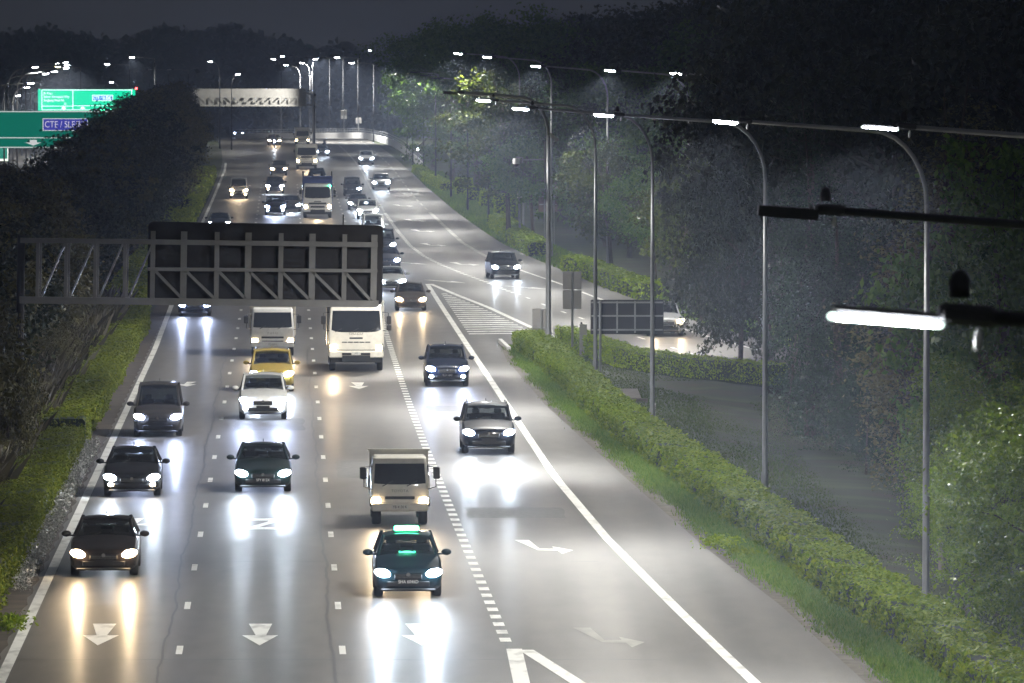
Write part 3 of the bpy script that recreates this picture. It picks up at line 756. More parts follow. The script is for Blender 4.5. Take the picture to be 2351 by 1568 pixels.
# far wooded hills on the left
def hills():
    out = [(-300, 90), (-100, 80), (0, 76), (90, 72), (170, 68), (230, 92), (262, 100), (330, 72), (450, 66), (560, 64), (640, 88), (720, 104), (800, 110), (880, 118), (960, 122), (1100, 120), (1400, 118)]
    Yh = 1900.0; mb = MB(); rings = []
    xs = np.linspace(-300, 1400, 90)
    for px in xs:
        y = np.interp(px, [q[0] for q in out], [q[1] for q in out]); t = P(px, y, Yh); zt = t.z - 1.0
        rings.append([(t.x, Yh - 160, 0), (t.x, Yh - 90, zt * .55), (t.x, Yh - 30, zt * .9), (t.x, Yh, zt), (t.x, Yh + 60, zt * .9), (t.x, Yh + 120, 0)])
    mb.loft(rings, closed=False)
    h = mb.obj('hills', M_GROUND, kind='structure', label='dark wooded hills on the skyline at the far left')
    n = 15000; px = RNG.uniform(-300, 1400, n); f = RNG.uniform(0, 1, n)
    y = np.interp(px, [q[0] for q in out], [q[1] for q in out]); zt = CAM_H + (HORIZON - y) * Yh / FPX - 1
    x = (px - IW / 2) * Yh / FPX
    yy = Yh - 160 * (1 - f) ; zz = zt * np.interp(f, [0, .44, .81, 1], [0, .55, .9, 1]) + RNG.normal(.4, .9, n) + .7 * np.sin(x * .35) * f
    v, q = leaves(np.stack([x, yy, zz], 1), RNG.uniform(1.2, 3.0, n), np.tile([0, -.6, .6], (n, 1)), .4, .8)
    link('woodland', fast_mesh('woodland', v, q), L_DARK, kind='stuff', label='far-off dark woodland covering the hills', category='woodland')
    n = 7000; px = RNG.uniform(300, 960, n); x = (px - IW / 2) * 1180 / FPX
    z = 1 + np.abs(RNG.normal(0, 1, n)) * 2.4 * (1 + .5 * np.sin(x * .3) + .3 * np.sin(x * .9))
    v, q = leaves(np.stack([x, 1180 + RNG.uniform(-15, 25, n), z], 1), RNG.uniform(.8, 1.8, n), np.tile([0, -.5, .6], (n, 1)), .4, .8)
    link('woodland', fast_mesh('woodland', v, q), L_DARK, kind='stuff', label='dark belt of trees behind the white parapet', category='woodland')
hills()

# ------------------------------------------------------------------ street lamps
LAMP_N = [0]
def lamp(x, y, Y, pole_px, label, lit=True, hood=False, power=1.0, group=None, mat=None, gz=None, thick=1.0, size=1.0, light=True):
    hd = P(x, y, Y); base = Vector(((pole_px - IW / 2) * Y / FPX, Y, hz(Y) - .15 if gz is None else gz))
    root = empty('street_lamp', tuple(base), label=label, category='street lamp')
    if group: root['group'] = group
    h = hd - base; r = .085 * thick; mpole = M_GALV if Y < 520 else M_FARPOLE
    dirx = 1 if h.x >= 0 else -1
    hl = Vector((h.x, 0, h.z))
    mb = MB()
    far = Y > 520
    if abs(h.x) < .5:
        mb.tube([(0, 0, 0), (0, 0, h.z - .7)], [r, r * .6], 8).obj('pole', mpole, root, smooth=True)
        MB().tube([(0, 0, h.z - .75), (0, -.15, h.z - .35), (0, -.8, h.z - .1), (-1.2, -2.0, h.z + .0), (-2.7, -4.0, h.z + .04)], r * .5, 6).obj('arm', M_GALV, root, smooth=True)  # arm lengthened toward the road so the lamp light reaches the parapet
        hl = Vector((-2.9, -4.2, h.z))
    else:
        cr = min(1.35, abs(h.x) * .5); ch = 1.75; z0 = h.z - ch - .18
        mb.tube([(0, 0, 0), (0, 0, 1.2), (0, 0, 1.25), (0, 0, z0 * .55), (0, 0, z0)], [r * 1.25, r * 1.25, r, r * .9, r * .68], 10).obj('pole', mpole, root, smooth=True)
        pts = [(0, 0, z0 - .05)]
        for k in range(1, 8):
            t = k / 7 * pi / 2; pts.append((dirx * cr * (1 - cos(t)), 0, z0 + ch * sin(t)))
        pts.append((h.x - dirx * .42 * size, 0, h.z + .04))
        MB().tube(pts, [r * .66] + [r * .62] * 7 + [r * .5], 8).obj('arm', M_GALV if Y > 100 else M_DARKSTEEL, root, smooth=True)
    s = size; tilt = Matrix.Rotation(R(4.5) * dirx * -1, 4, 'Y').to_euler() if abs(h.x) >= .5 else (0, 0, 0)
    hs = MB().rbox((dirx * .05 * s, 0, -.03), (.6 * s, .24 * s, .03 * s), .01)
    hs.rbox((-dirx * .42 * s, 0, -.01), (.34 * s, .2 * s, .12 * s), .03)
    if hood:
        for sg in (-1, 1): hs.box((dirx * .05 * s, sg * .15 * s, -.08 * s), (.66 * s, .02 * s, .12 * s)); hs.box((dirx * .05 * s + sg * .33 * s, 0, -.08 * s), (.02 * s, .3 * s, .12 * s))
    hs.obj('housing', M_DARKSTEEL, root, loc=tuple(hl + Vector((-dirx * .05 * s, 0, .085 * s)))).rotation_euler = tilt
    if not far: MB().cyl((0, 0, .05), .06, .1, n=10).ell((0, 0, .1), (.055, .055, .06)).obj('light_sensor', M_BLACK, root, loc=tuple(hl + Vector((-dirx * .42, 0, .14))), smooth=True)
    rings = []
    for zz, f in ((.045, 1), (0, 1), (-.03, .8)):
        a, b = .29 * s * f, .11 * s * f
        rings.append([(-a, 0, zz * s), (-a * .8, -b, zz * s), (a * .8, -b, zz * s), (a, 0, zz * s), (a * .8, b, zz * s), (-a * .8, b, zz * s)])
    lm = mat or (E_LED if Y < 520 else E_LEDFAR)
    if Y < 130 and not hood:
        for k in range(4):
            w0 = .285 / 2 * 1.0; cx = (-1.5 + k) * w0; hwd = w0 * .47
            rg = [[(cx - hwd, 0, zz), (cx - hwd, -b_, zz), (cx + hwd, -b_, zz), (cx + hwd, 0, zz), (cx + hwd, b_, zz), (cx - hwd, b_, zz)] for zz, b_ in ((.022, .11), (.0, .11), (-.008, .07))]
            MB().loft(rg).obj('led_module', lm, root, loc=tuple(hl)).rotation_euler = tilt
        for sg in (-1, 1): MB().ell((sg * .3, 0, .01), (.035, .1, .025)).obj('lens_end', E_SIGNW2, root, loc=tuple(hl)).rotation_euler = tilt
    else: MB().loft(rings).obj('led_lens', lm if lit else M_WHITEPL, root, loc=tuple(hl)).rotation_euler = tilt
    if Y < 320: MB().ell((-dirx * .52, -.12, -.05), (.025, .03, .07)).obj('latch_cover', M_WHITEPL, root, loc=tuple(hl)).rotation_euler = tilt
    if lit and light:
        sp = spot('lamp_light', tuple(hl + Vector((0, 0, -.12))), (0, 0, -1), STREET_W * power, 165, .1, (1.0, .965, .89) if mat is None else (1, .85, .5), root, .12)
        batwing(sp.data)
        sp.rotation_euler = (0, 0, 0 if dirx < 0 else pi)
    return root
HR = 'of the row behind the right hedge'
lamp(2033, 740, 36, 3940, 'nearest streetlight at the right edge with a long bright four-segment lamp', gz=-.4)
lamp(1810, 490, 72, 2760, 'dark hooded streetlight arm just above the nearest bright one', hood=True, gz=-.4)
lamp(2020, 296, 112, 2630, 'bright streetlight above the unlit arm with its pole outside the picture', gz=-.4)
lamp(1665, 282, 150, 2128, 'streetlight on the rightmost full-height pole behind the hedge', gz=-.4)
lamp(1386, 266, 192, 1757, 'streetlight on the second pole from the right behind the hedge', gz=-.2)
lamp(1195, 251, 227, 1498, 'streetlight on the third pole from the right behind the hedge')
lamp(1110, 232, 264, 1367, 'streetlight on the fourth pole from the right standing in the hedge')
CAMPOLE = lamp(1035, 214, 294, 1259, 'thick dark lamp pole with traffic cameras, its lamp head hooded', hood=True, thick=1.5)
# cameras on that pole
def pcam():
    o = CAMPOLE.location
    def rel(x, y): p = P(x, y, 294); return Vector((p.x - o.x, 0, p.z - o.z))
    a = rel(1250, 366); b = rel(1200, 367); c = rel(1185, 364)
    r = empty('dome_camera', tuple(o + a), label='white dome camera on an arm left of the dark pole', category='camera')
    MB().tube([(0, 0, 0), tuple(b - a)], .035, 6).obj('arm', M_GALV, r)
    MB().tube([(0, 0, -.35), tuple((b - a) * .75)], .012, 5).obj('stay_wire', M_DARKSTEEL, r)
    MB().tube([tuple(b - a + Vector((0, 0, -.12))), tuple(b - a + Vector((0, 0, .1))), tuple(c - a + Vector((0, 0, .06)))], .03, 6).obj('bracket', M_GALV, r)
    MB().cyl((0, 0, 0), .16, .26, n=14).obj('camera_body', M_WHITEPL, r, loc=tuple(c - a + Vector((0, 0, -.12))), smooth=False)
    MB().ell((0, 0, 0), (.13, .13, .13)).obj('dome', M_BLACK, r, loc=tuple(c - a + Vector((0, 0, -.26))), smooth=True)
    d = rel(1271, 318); d0 = rel(1261, 332)
    r2 = empty('box_camera', tuple(o + d0), label='white box camera pointing down on the right of the dark pole', category='camera')
    MB().tube([(0, 0, 0), (.2, 0, .0), tuple(d - d0)], .035, 6).obj('bracket', M_GALV, r2)
    MB().box((0, 0, 0), (.48, .18, .16), Matrix.Rotation(R(38), 3, 'Y')).obj('camera_body', M_WHITEPL, r2, loc=tuple(d - d0 + Vector((.02, 0, .05))))
    MB().rbox(tuple(rel(1250, 372) + o + Vector((.03, -.15, 0))), (.1, .1, 1.9), .01).obj('equipment_box', M_GALV, label='narrow grey equipment box strapped to the dark camera pole', category='cabinet')
pcam()
SL = 'of the upper row along the slip road'
for i, (x, y, Y, px) in enumerate(((1552, 170, 318, 1747), (1400, 163, 350, 1582), (1230, 153, 396, 1395), (1118, 132, 444, 1266), (1052, 124, 475, 1193))):
    lamp(x, y, Y, px, ['first', 'second', 'third', 'fourth', 'fifth'][i] + ' streetlight from the right in the upper row before the dark wood', gz=hz(Y) - .1)
for i, Y in enumerate((522, 566, 612, 660, 708, 752)):
    hd = W(12.4, Y, 12.0); pl = W(tab(T_SR, Y) + 1.2, Y)
    lamp(IW / 2 + hd.x * FPX / Y, HORIZON - (hd.z - CAM_H) * FPX / Y, Y, IW / 2 + pl.x * FPX / Y, ['nearest', 'second', 'third', 'fourth', 'fifth', 'farthest'][i] + ' hooded streetlight half hidden in foliage at the road edge before the parapet', group='streetlights half hidden in foliage', power=.8, hood=True, gz=hz(Y) - .1)
# far row along the parapet
for i, (x, y, Y, px, lit) in enumerate(((924, 153, 800, 935, 1), (862, 145, 880, 858, 1), (822, 132.5, 925, 822, 1), (788, 133, 960, 788, 0), (757, 133, 985, 757, 0), (724, 136, 1010, 717, 1), (657, 150, 1060, 690, 1), (693, 145, 1040, 712, 1))):
    rt = lamp(x, y, Y, px, ['first', 'second', 'third', 'fourth', 'fifth', 'sixth', 'eighth', 'seventh'][i] + ' far streetlight from the right above the curved parapet', lit=True, power=1.0, hood=not lit, size=1.2, light=False)
    hd = P(x, y, Y) - rt.location; spot('lamp_light', (-2.9 if abs(hd.x) < .5 else hd.x, -4.2 if abs(hd.x) < .5 else 0, hd.z - .15), (.35, .3, -1), STREET_W * (1.6 if i == 0 else 4.5), 140, .5, (1, .98, .95), rt, .12)  # boosted light aimed at the parapet, added to brighten it
rt = lamp(700, 209, 868, 722, 'small flat-armed lamp beside the far gantry column, with an added floodlight', lit=False, size=1.2)
hd = P(700, 209, 868) - rt.location
MB().tube([(0, 0, hd.z - 1.0), (.3, -2.5, hd.z - .6), (.4, -6.0, hd.z - .5)], .06, 6).obj('added_flood_arm', M_GALV, rt)  # floodlight with arm and head added to brighten the far gantry back
MB().rbox((.3, -6.1, hd.z - .5), (.3, .4, .3), .03).obj('added_flood_head', M_DARKSTEEL, rt)
spot('added_flood_light', (.05, -6.0, hd.z - .5), (-.9, .45, -.02), 6000, 100, .6, (1, .97, .9), rt, .1)
# opposite carriageway lamps
opp = [(71, 192, 595, -40, 1), (105, 170, 595, 10, 1), (124.5, 165, 640, 40, 1), (152, 157, 690, 60, 1), (154, 150, 720, 70, 1), (151, 144, 780, 80, 1), (132, 145, 800, 50, 1), (81, 155, 640, 20, 1), (62, 201, 700, 30, 1),
       (294, 148, 900, 298, 1), (356, 132.5, 880, 356, 1), (256, 189, 1100, 275, 1), (483, 142, 842, 505, 1), (546, 171, 832, 532, 1), (628, 136, 1080, 646, 1), (693, 130, 1150, 688, 1), (890, 116, 1120, 890, 1), (145, 213, 1100, 160, 1), (42, 220, 1000, 35, 1), (20, 217, 800, 5, 0), (85, 190, 800, 96, 0), (430, 160, 1050, 433, 0), (387, 160, 1100, 387, 0)]
ORD = 'first second third fourth fifth sixth seventh eighth ninth tenth eleventh twelfth thirteenth fourteenth fifteenth sixteenth seventeenth eighteenth nineteenth twentieth twenty-first twenty-second twenty-third'.split()
for i, (x, y, Y, px, lit) in enumerate(sorted(opp)):
    lamp(x, y, Y, px, ORD[i] + ' distant streetlight from the left edge in the lamps beyond the left trees',
         lit=bool(lit), power=.12 if x > 400 and Y < 900 else .8, group='distant streetlights beyond the left trees', light=Y < 900, size=1.2 if Y > 850 else 1.0)
lamp(185, 154, 900, 186, 'round yellowish streetlight right of the lamp cluster at upper left', mat=E_YELLOW, power=.5, size=1.2)
# red aviation beacon and small lights
p = P(313, 203, 1200); rb = empty('beacon_mast', (p.x, p.y, 1.0), label='thin mast with a small red beacon right of the lit green sign', category='beacon')
MB().tube([(0, 0, 0), (0, 0, p.z - 1)], .12, 6).obj('mast', M_GALV, rb); MB().ell((0, 0, p.z - 1), (.22, .22, .22)).obj('red_lamp', E_RED, rb)
p = P(959, 343, 735); rb = empty('marker_lamp', (p.x, p.y, hz(735)), label='small round white light right of the parapet rails', category='lamp')
MB().tube([(0, 0, 0), (0, 0, p.z - hz(735))], .05, 6).obj('post', M_GALV, rb); MB().ell((0, 0, p.z - hz(735)), (.14, .14, .14)).obj('bulb', E_LEDFAR, rb)

# ------------------------------------------------------------------ signs and gantries
def big_gantry():
    Yg = 206.0; s = FPX / Yg
    def q(x, y): return Vector(((x - IW / 2) / s, 0, CAM_H - (y - HORIZON) / s))
    base = Vector((q(38, 0).x, Yg, -.1))
    root = empty('sign_gantry', tuple(base), label='dark overhead sign gantry seen from behind, cantilevered from the left trees', category='gantry')
    root.rotation_euler = (0, R(1.0), 0)
    root.location.z += .1
    def L(x, y, dy=0): p = q(x, y); return Vector((p.x - base.x, dy, p.z))
    a, b = L(330, 503), L(870, 686)
    # casing with rounded corners
    def rr(dy, ins):
        x0, x1, z0, z1 = a.x + ins, b.x - ins, b.z + ins, a.z - ins; rad = .16; out = []
        for cx, cz, t0 in ((x1 - rad, z1 - rad, 0), (x0 + rad, z1 - rad, 90), (x0 + rad, z0 + rad, 180), (x1 - rad, z0 + rad, 270)):
            for k in range(5): t = R(t0 + k * 22.5); out.append((cx + rad * cos(t), dy, cz + rad * sin(t)))
        return out
    MB().loft([rr(.5, .02), rr(.3, 0), rr(.12, 0), rr(.1, .03)]).obj('sign_casing', M_PANEL, root)
    xs = [342, 413, 489, 561, 636, 708, 782, 850]
    def bar(nm, p0, p1, t, dy=-.05, m=M_TRUSS):
        p0 = Vector(p0); p1 = Vector(p1); d = p1 - p0; mid = (p0 + p1) / 2; ang = math.atan2(d.z, d.x)
        MB().box((mid.x, dy, mid.z), (d.length, .14 if t < .2 else .2, t), Matrix.Rotation(-ang, 3, 'Y')).obj(nm, m, root)
    bar('top_chord', L(38, 551), L(858, 547), .16, -.12); bar('middle_chord', L(330, 612), L(858, 607), .11, -.1); bar('bottom_chord', L(38, 688), L(862, 683), .22, -.14)
    bar('top_chord', L(38, 551), L(345, 549), .12, .5); bar('bottom_chord', L(38, 688), L(345, 685), .14, .5)
    for i, x in enumerate(xs):
        w_ = .2 if i % 2 else .15
        MB().box(tuple(L(x, 607, -.06)), (w_, .1, (690 - 525) / s)).obj('upright', M_TRUSS, root)
        if i < len(xs) - 1: bar('diagonal', L(x + 4, 614), L(xs[i + 1] - 5, 676), .09, -.04)
    for i, x in enumerate((78, 143, 210, 278)):
        MB().box(tuple(L(x, 619, -.1)), (.11, .11, (686 - 552) / s)).obj('upright', M_TRUSS, root)
        MB().box(tuple(L(x + 4, 619, .5)), (.06, .06, (686 - 552) / s)).obj('upright', M_TRUSS, root)
        bar('diagonal', L(x + 8, 684), L(x + 62, 556), .06, -.02, M_GALV)
    MB().tube([(0, .2, -.3), (0, .2, q(0, 540).z)], .13, 14).obj('column', M_DARKSTEEL, root, smooth=True)
    MB().cyl((0, .2, .1), .5, .3, n=12).obj('column_base', M_CONC, root)
    MB().tube([tuple(L(777, 503, .3)), tuple(L(777, 480, .3))], .02, 5).obj('antenna', M_DARKSTEEL, root)
big_gantry()

def down_arrow(mb, cx, cz, w_, h, dy):
    mb.add([(cx - w_ * .22, dy, cz + h / 2), (cx + w_ * .22, dy, cz + h / 2), (cx + w_ * .22, dy, cz + .05 * h), (cx + w_ / 2, dy, cz + .05 * h), (cx, dy, cz - h / 2), (cx - w_ / 2, dy, cz + .05 * h), (cx - w_ * .22, dy, cz + .05 * h)], [(6, 5, 4, 3, 2, 1, 0)])
    return mb
def road_icon(root, x, z, s, mt, dy):
    mb = MB(); t = .06 * s
    for c, d in (((0, 0, .5), (1, .01, .08)), ((0, 0, -.5), (1, .01, .08)), ((-.5, 0, 0), (.08, .01, 1)), ((.5, 0, 0), (.08, .01, 1))):
        mb.box((x + c[0] * s, dy, z + c[2] * s), (d[0] * s, .01, d[2] * s))
    mb.add([(x - .3 * s, dy, z - .35 * s), (x - .12 * s, dy, z - .35 * s), (x - .02 * s, dy, z + .36 * s), (x - .1 * s, dy, z + .36 * s)], [(3, 2, 1, 0)])
    mb.add([(x + .3 * s, dy, z - .35 * s), (x + .12 * s, dy, z - .35 * s), (x + .02 * s, dy, z + .36 * s), (x + .1 * s, dy, z + .36 * s)], [(0, 1, 2, 3)])
    mb.box((x, dy, z + .06 * s), (.72 * s, .01, .09 * s))
    mb.obj('expressway_symbol', mt, root)
def green_sign(Y, x0, x1, y0, y1, Eg, Eb, Ew, label, contents, legs):
    s = FPX / Y
    def q(x, y): return Vector(((x - IW / 2) / s, 0, CAM_H - (y - HORIZON) / s))
    c = q((x0 + x1) / 2, y1); root = empty('road_sign', (c.x, Y, hz(Y) - .1), label=label, category='road sign')
    o = Vector((c.x, 0, hz(Y) - .1))
    def L(x, y): p = q(x, y); return p - o
    a, b = L(x0, y0), L(x1, y1)
    MB().box(((a.x + b.x) / 2, .12, (a.z + b.z) / 2), (b.x - a.x, .2, a.z - b.z)).obj('sign_panel', Eg, root)  # panel glows in place of outside light falling on it
    for x in legs:
        p = L(x, y1); MB().tube([(p.x, .5, 0), (p.x, .5, a.z)], .22, 10).obj('gantry_post', M_GALV, root)
    MB().box(((a.x + b.x) / 2, .42, (a.z + b.z) / 2), (b.x - a.x + 1, .35, .5)).obj('gantry_beam', M_GALV, root)
    def line(xa, ya, xb, yb, t=1.6):
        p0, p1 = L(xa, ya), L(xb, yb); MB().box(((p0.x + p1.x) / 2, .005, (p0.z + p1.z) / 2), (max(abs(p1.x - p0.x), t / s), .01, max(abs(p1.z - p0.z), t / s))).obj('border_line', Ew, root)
    contents(root, L, line, s, Eb, Ew)
def c1(root, L, line, s, Eb, Ew):
    line(-60, 256, 330, 256, 2.2); line(-60, 316, 330, 316, 2.2); line(-60, 338, 330, 338, 2.2)
    for (xa, xb, ya, yb, m, dy) in ((98.5, 203, 271.5, 300, Ew, .0), (100.5, 201, 273.3, 298.2, Eb, -.008)):
        p0, p1 = L(xa, ya), L(xb, yb); MB().box(((p0.x + p1.x) / 2, dy, (p0.z + p1.z) / 2), (p1.x - p0.x, .02, p0.z - p1.z)).obj('route_panel', m, root)
    p = L(138, 286); text('route_name', 'CTE / SLE', 17.5 / s * 1.2, Ew, root, (p.x, -.022, p.z), sx=.82)
    p = L(184, 286); road_icon(root, p.x, p.z, 15 / s, Ew, -.022)
    p = L(77, 327.5); down_arrow(MB(), p.x, p.z, 37 / s, 13 / s, -.002).obj('down_arrow', Ew, root)
def c2(root, L, line, s, Eb, Ew):
    line(97, 207, 305, 206, 1.2); line(97, 207, 97, 252, 1.2); line(168, 206, 168, 252, 1.2); line(303, 206, 303, 243, 1.4); line(97, 243.5, 168, 243.5, 1.0); line(168, 242.5, 303, 242.5, 1.0); line(97, 252, 303, 252, 1.0)
    for (xa, xb, ya, yb, m, dy) in ((212.5, 260, 218, 231.5, Ew, .0), (213.6, 259, 219, 230.5, Eb, -.008)):
        p0, p1 = L(xa, ya), L(xb, yb); MB().box(((p0.x + p1.x) / 2, dy, (p0.z + p1.z) / 2), (p1.x - p0.x, .02, p0.z - p1.z)).obj('route_panel', m, root)
    p = L(231, 224.8); text('route_name', 'CTE / SLE', 8 / s * 1.25, Ew, root, (p.x, -.022, p.z), sx=.8)
    p = L(251.5, 224.8); road_icon(root, p.x, p.z, 7.5 / s, Ew, -.022)
    for t, x, y, z in (('Jln Kayu', 101, 214, 6.2), ('Seletar Aerospace Way', 101, 222, 6.2), ('Sengkang West Rd', 101, 230.2, 6.2), ('12', 147, 238.5, 6.2)):
        p = L(x, y); text('place_name', t, z / s * 1.15, Ew, root, (p.x, -.01, p.z), align='LEFT', sx=.86)
    for x in (147, 190.5): p = L(x, 248); down_arrow(MB(), p.x, p.z, 14 / s, 6 / s, -.002).obj('down_arrow', Ew, root)
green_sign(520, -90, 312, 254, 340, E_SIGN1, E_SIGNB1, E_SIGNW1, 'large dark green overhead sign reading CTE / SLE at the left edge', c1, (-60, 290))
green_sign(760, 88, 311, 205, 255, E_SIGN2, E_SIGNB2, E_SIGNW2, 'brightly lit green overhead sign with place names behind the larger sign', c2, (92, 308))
def led_board():
    Y = 755.0; s = FPX / Y; p = P(262, 257, Y); root = empty('message_board', (p.x, Y, p.z), label='dark message board with glowing green letters under the lit green sign', category='message board')
    MB().box((0, .1, 0), (98 / s, .2, 16 / s)).obj('board', M_PANEL, root)
    for t, x, sz in (('Exit', 235, 11), ('Time', 263, 11), ('to', 290, 11)):
        text('lit_letters', t, sz / s, E_GREENL, root, ((x - 262) / s, -.02, 2 / s), sx=1.0)
led_board()
# small lime-edged sign at left border
p = P(7, 355, 600); s = FPX / 600; rt = empty('road_sign', (p.x, 600, hz(600)), label='small green sign with pale border at the left picture edge', category='road sign')
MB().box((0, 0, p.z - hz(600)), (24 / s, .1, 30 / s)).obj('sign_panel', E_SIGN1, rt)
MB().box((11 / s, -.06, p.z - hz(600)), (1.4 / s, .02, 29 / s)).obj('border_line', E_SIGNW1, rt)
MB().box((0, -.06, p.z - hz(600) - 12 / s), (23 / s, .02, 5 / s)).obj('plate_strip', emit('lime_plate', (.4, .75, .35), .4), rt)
MB().tube([(0, .2, 0), (0, .2, p.z - hz(600))], .08, 8).obj('post', M_GALV, rt)

def far_gantry():
    Y = 870.0; s = FPX / Y
    def q(x, y): return Vector(((x - IW / 2) / s, 0, CAM_H - (y - HORIZON) / s))
    c = q(721, 300); root = empty('sign_gantry', (c.x, Y, hz(Y)), label='pale far gantry with truss spanning the road before the bend', category='gantry')
    o = Vector((c.x, 0, hz(Y)))
    L = lambda x, y, dy=0: q(x, y) - o + Vector((0, dy, 0))
    m = simple('pale_grey_steel', (.5, .49, .46), .6, var=.1)
    a, b = L(375, 203.5), L(703, 222); MB().box(((a.x + b.x) / 2, .3, (a.z + b.z) / 2), (b.x - a.x, .25, a.z - b.z)).obj('sign_back', m, root)
    for y, t in ((223, 3), (242, 4)):
        a, b = L(375, y), L(704, y); MB().box(((a.x + b.x) / 2, -.1, a.z), (b.x - a.x, .25, t / s)).obj('chord', m, root)
    xs = np.linspace(376, 702, 18)
    for i, x in enumerate(xs):
        p = L(x, 232.5); MB().box((p.x, -.1, p.z), (2.2 / s, .18, 20 / s)).obj('upright', m, root)
        if i < 17:
            p0, p1 = (L(x, 241), L(xs[i + 1], 224)) if i > 8 else (L(x, 224), L(xs[i + 1], 241))
            d = p1 - p0; MB().box(tuple((p0 + p1) / 2 + Vector((0, -.1, 0))), (d.length, .12, 2 / s), Matrix.Rotation(-math.atan2(d.z, d.x), 3, 'Y')).obj('diagonal', m, root)
    a, b = L(375, 233), L(702, 233); MB().box(((a.x + b.x) / 2, .5, (a.z + b.z) / 2), (b.x - a.x, .1, 18 / s)).obj('sign_back', m, root)
    MB().tube([(0, 0, 0), (0, 0, L(0, 212).z), ], .2, 10).obj('column', M_GALV, root)
    MB().tube([tuple(L(704, 214)), tuple(L(714, 217)), tuple(L(720, 228)), tuple(L(721, 245))], .16, 8).obj('curved_brace', M_GALV, root)
    MB().tube([tuple(L(703, 241)), tuple(L(721, 241))], .12, 6).obj('tie_beam', M_GALV, root)
far_gantry()

def post_sign(nm, x0, x1, y0, y1, Y, posts, foot, mat, label, ribs=(), cols=(), split=None, cat='road sign'):
    s = FPX / Y; g = hz(Y)
    c = P((x0 + x1) / 2, y1, Y); root = empty(nm, (c.x, Y, g), label=label, category=cat)
    L = lambda x, y: Vector(((x - IW / 2) / s - c.x, 0, CAM_H - (y - HORIZON) / s - g))
    def pan(ya, yb):
        a, b = L(x0, ya), L(x1, yb); MB().rbox(((a.x + b.x) / 2, 0, (a.z + b.z) / 2), (b.x - a.x, .08, a.z - b.z), .02).obj('sign_panel', mat, root)
    if split: pan(y0, split - .8); pan(split + .8, y1)
    else: pan(y0, y1)
    for y in ribs: a, b = L(x0 + 2, y), L(x1 - 2, y); MB().box(((a.x + b.x) / 2, -.06, a.z), (b.x - a.x, .05, .07)).obj('stiffener', M_GALV, root)
    for x in cols: a, b = L(x, y0 + 3), L(x, y1 - 3); MB().box((a.x, -.08, (a.z + b.z) / 2), (.07, .05, a.z - b.z)).obj('stiffener', M_GALV, root)
    for x in posts: a = L(x, y0 + 2); f = L(x, foot); MB().tube([(a.x, -.1 if cat != 'face' else .08, min(-.1, f.z)), (a.x, -.1, a.z)], .055 if s > 30 else .07, 8).obj('post', M_GALV, root)
    return root, L
post_sign('road_sign', 1292, 1335, 623, 709, 292, (1314,), 775, M_SIGNBACK, 'back of a tall two-panel sign on one post behind the hedge', split=665)
post_sign('road_sign', 1222, 1258, 708, 764, 306, (1243,), 790, M_SIGNBACK, 'back of a low plate sign left of the camera pole foot', ribs=(752,))
post_sign('road_sign', 1356, 1524, 688, 767, 268, (1378, 1500), 850, M_PANEL, 'back of a wide dark sign with ribs above the slip road hedge', ribs=(694, 725, 757), cols=(1417, 1458, 1497))
post_sign('road_sign', 1236, 1280, 413, 486, 470, (1250, 1272), 545, simple('maroon_sign_back', (.16, .1, .09), .6), 'back of a reddish-brown panelled sign at the edge of the wood', ribs=(432, 451, 469))
r, L = post_sign('road_sign', 1187.5, 1216, 426, 454, 500, (1201.5,), 482, simple('pale_sign_face', (.78, .72, .58), .5), 'square pale sign with a blue disc and white 10 beside the wood', cat='road sign')
p = L(1201.7, 440); MB().cyl((p.x, -.09, p.z), 12.2 * 500 / FPX, .03, 'Y', 28).obj('blue_disc', simple('sign_blue', (.03, .24, .7), .4), r); text('numeral', '10', .42, M_LETTER, r, (p.x, -.115, p.z))
for ch in [o for o in r.children if o.name.startswith('post')]: ch.location.y = .2
r, L = post_sign('road_sign', 783, 797, 252.5, 272, 955, (790,), 300, M_SIGNBACK, 'small grey and white plate sign on a far lamp pole by the parapet')
p = L(790, 269); MB().box((p.x, -.06, p.z), (.85, .03, .5)).obj('white_plate', M_WHITEPL, r)
post_sign('road_sign', 817, 830.5, 270, 283, 925, (823,), 300, M_SIGNBACK, 'small square sign with a round face on a far pole above the parapet')
# roadside cabinet with dark plinth
def cabinet():
    g = G(1339, 815); root = empty('roadside_cabinet', tuple(g), label='slim grey equipment cabinet standing in front of the slip road hedge', category='cabinet')
    s = FPX / g.y; h = 70 / s; w_ = 17 / s
    MB().rbox((0, 0, h * .55), (w_, .35, h * .9), .015).obj('cabinet_body', simple('cabinet_grey', (.42, .42, .4), .55, var=.12), root)
    MB().rbox((0, 0, .08), (w_ * 1.02, .37, .3), .01).obj('plinth', M_CONC, root)
    MB().box((0, 0, h + .0), (w_ * 1.12, .42, .05)).obj('lid', simple('cabinet_grey', (.42, .42, .4)), root)
    MB().cyl((-.08, 0, h + .06), .04, .1, n=8).obj('vent_cap', M_BLACK, root)
cabinet()
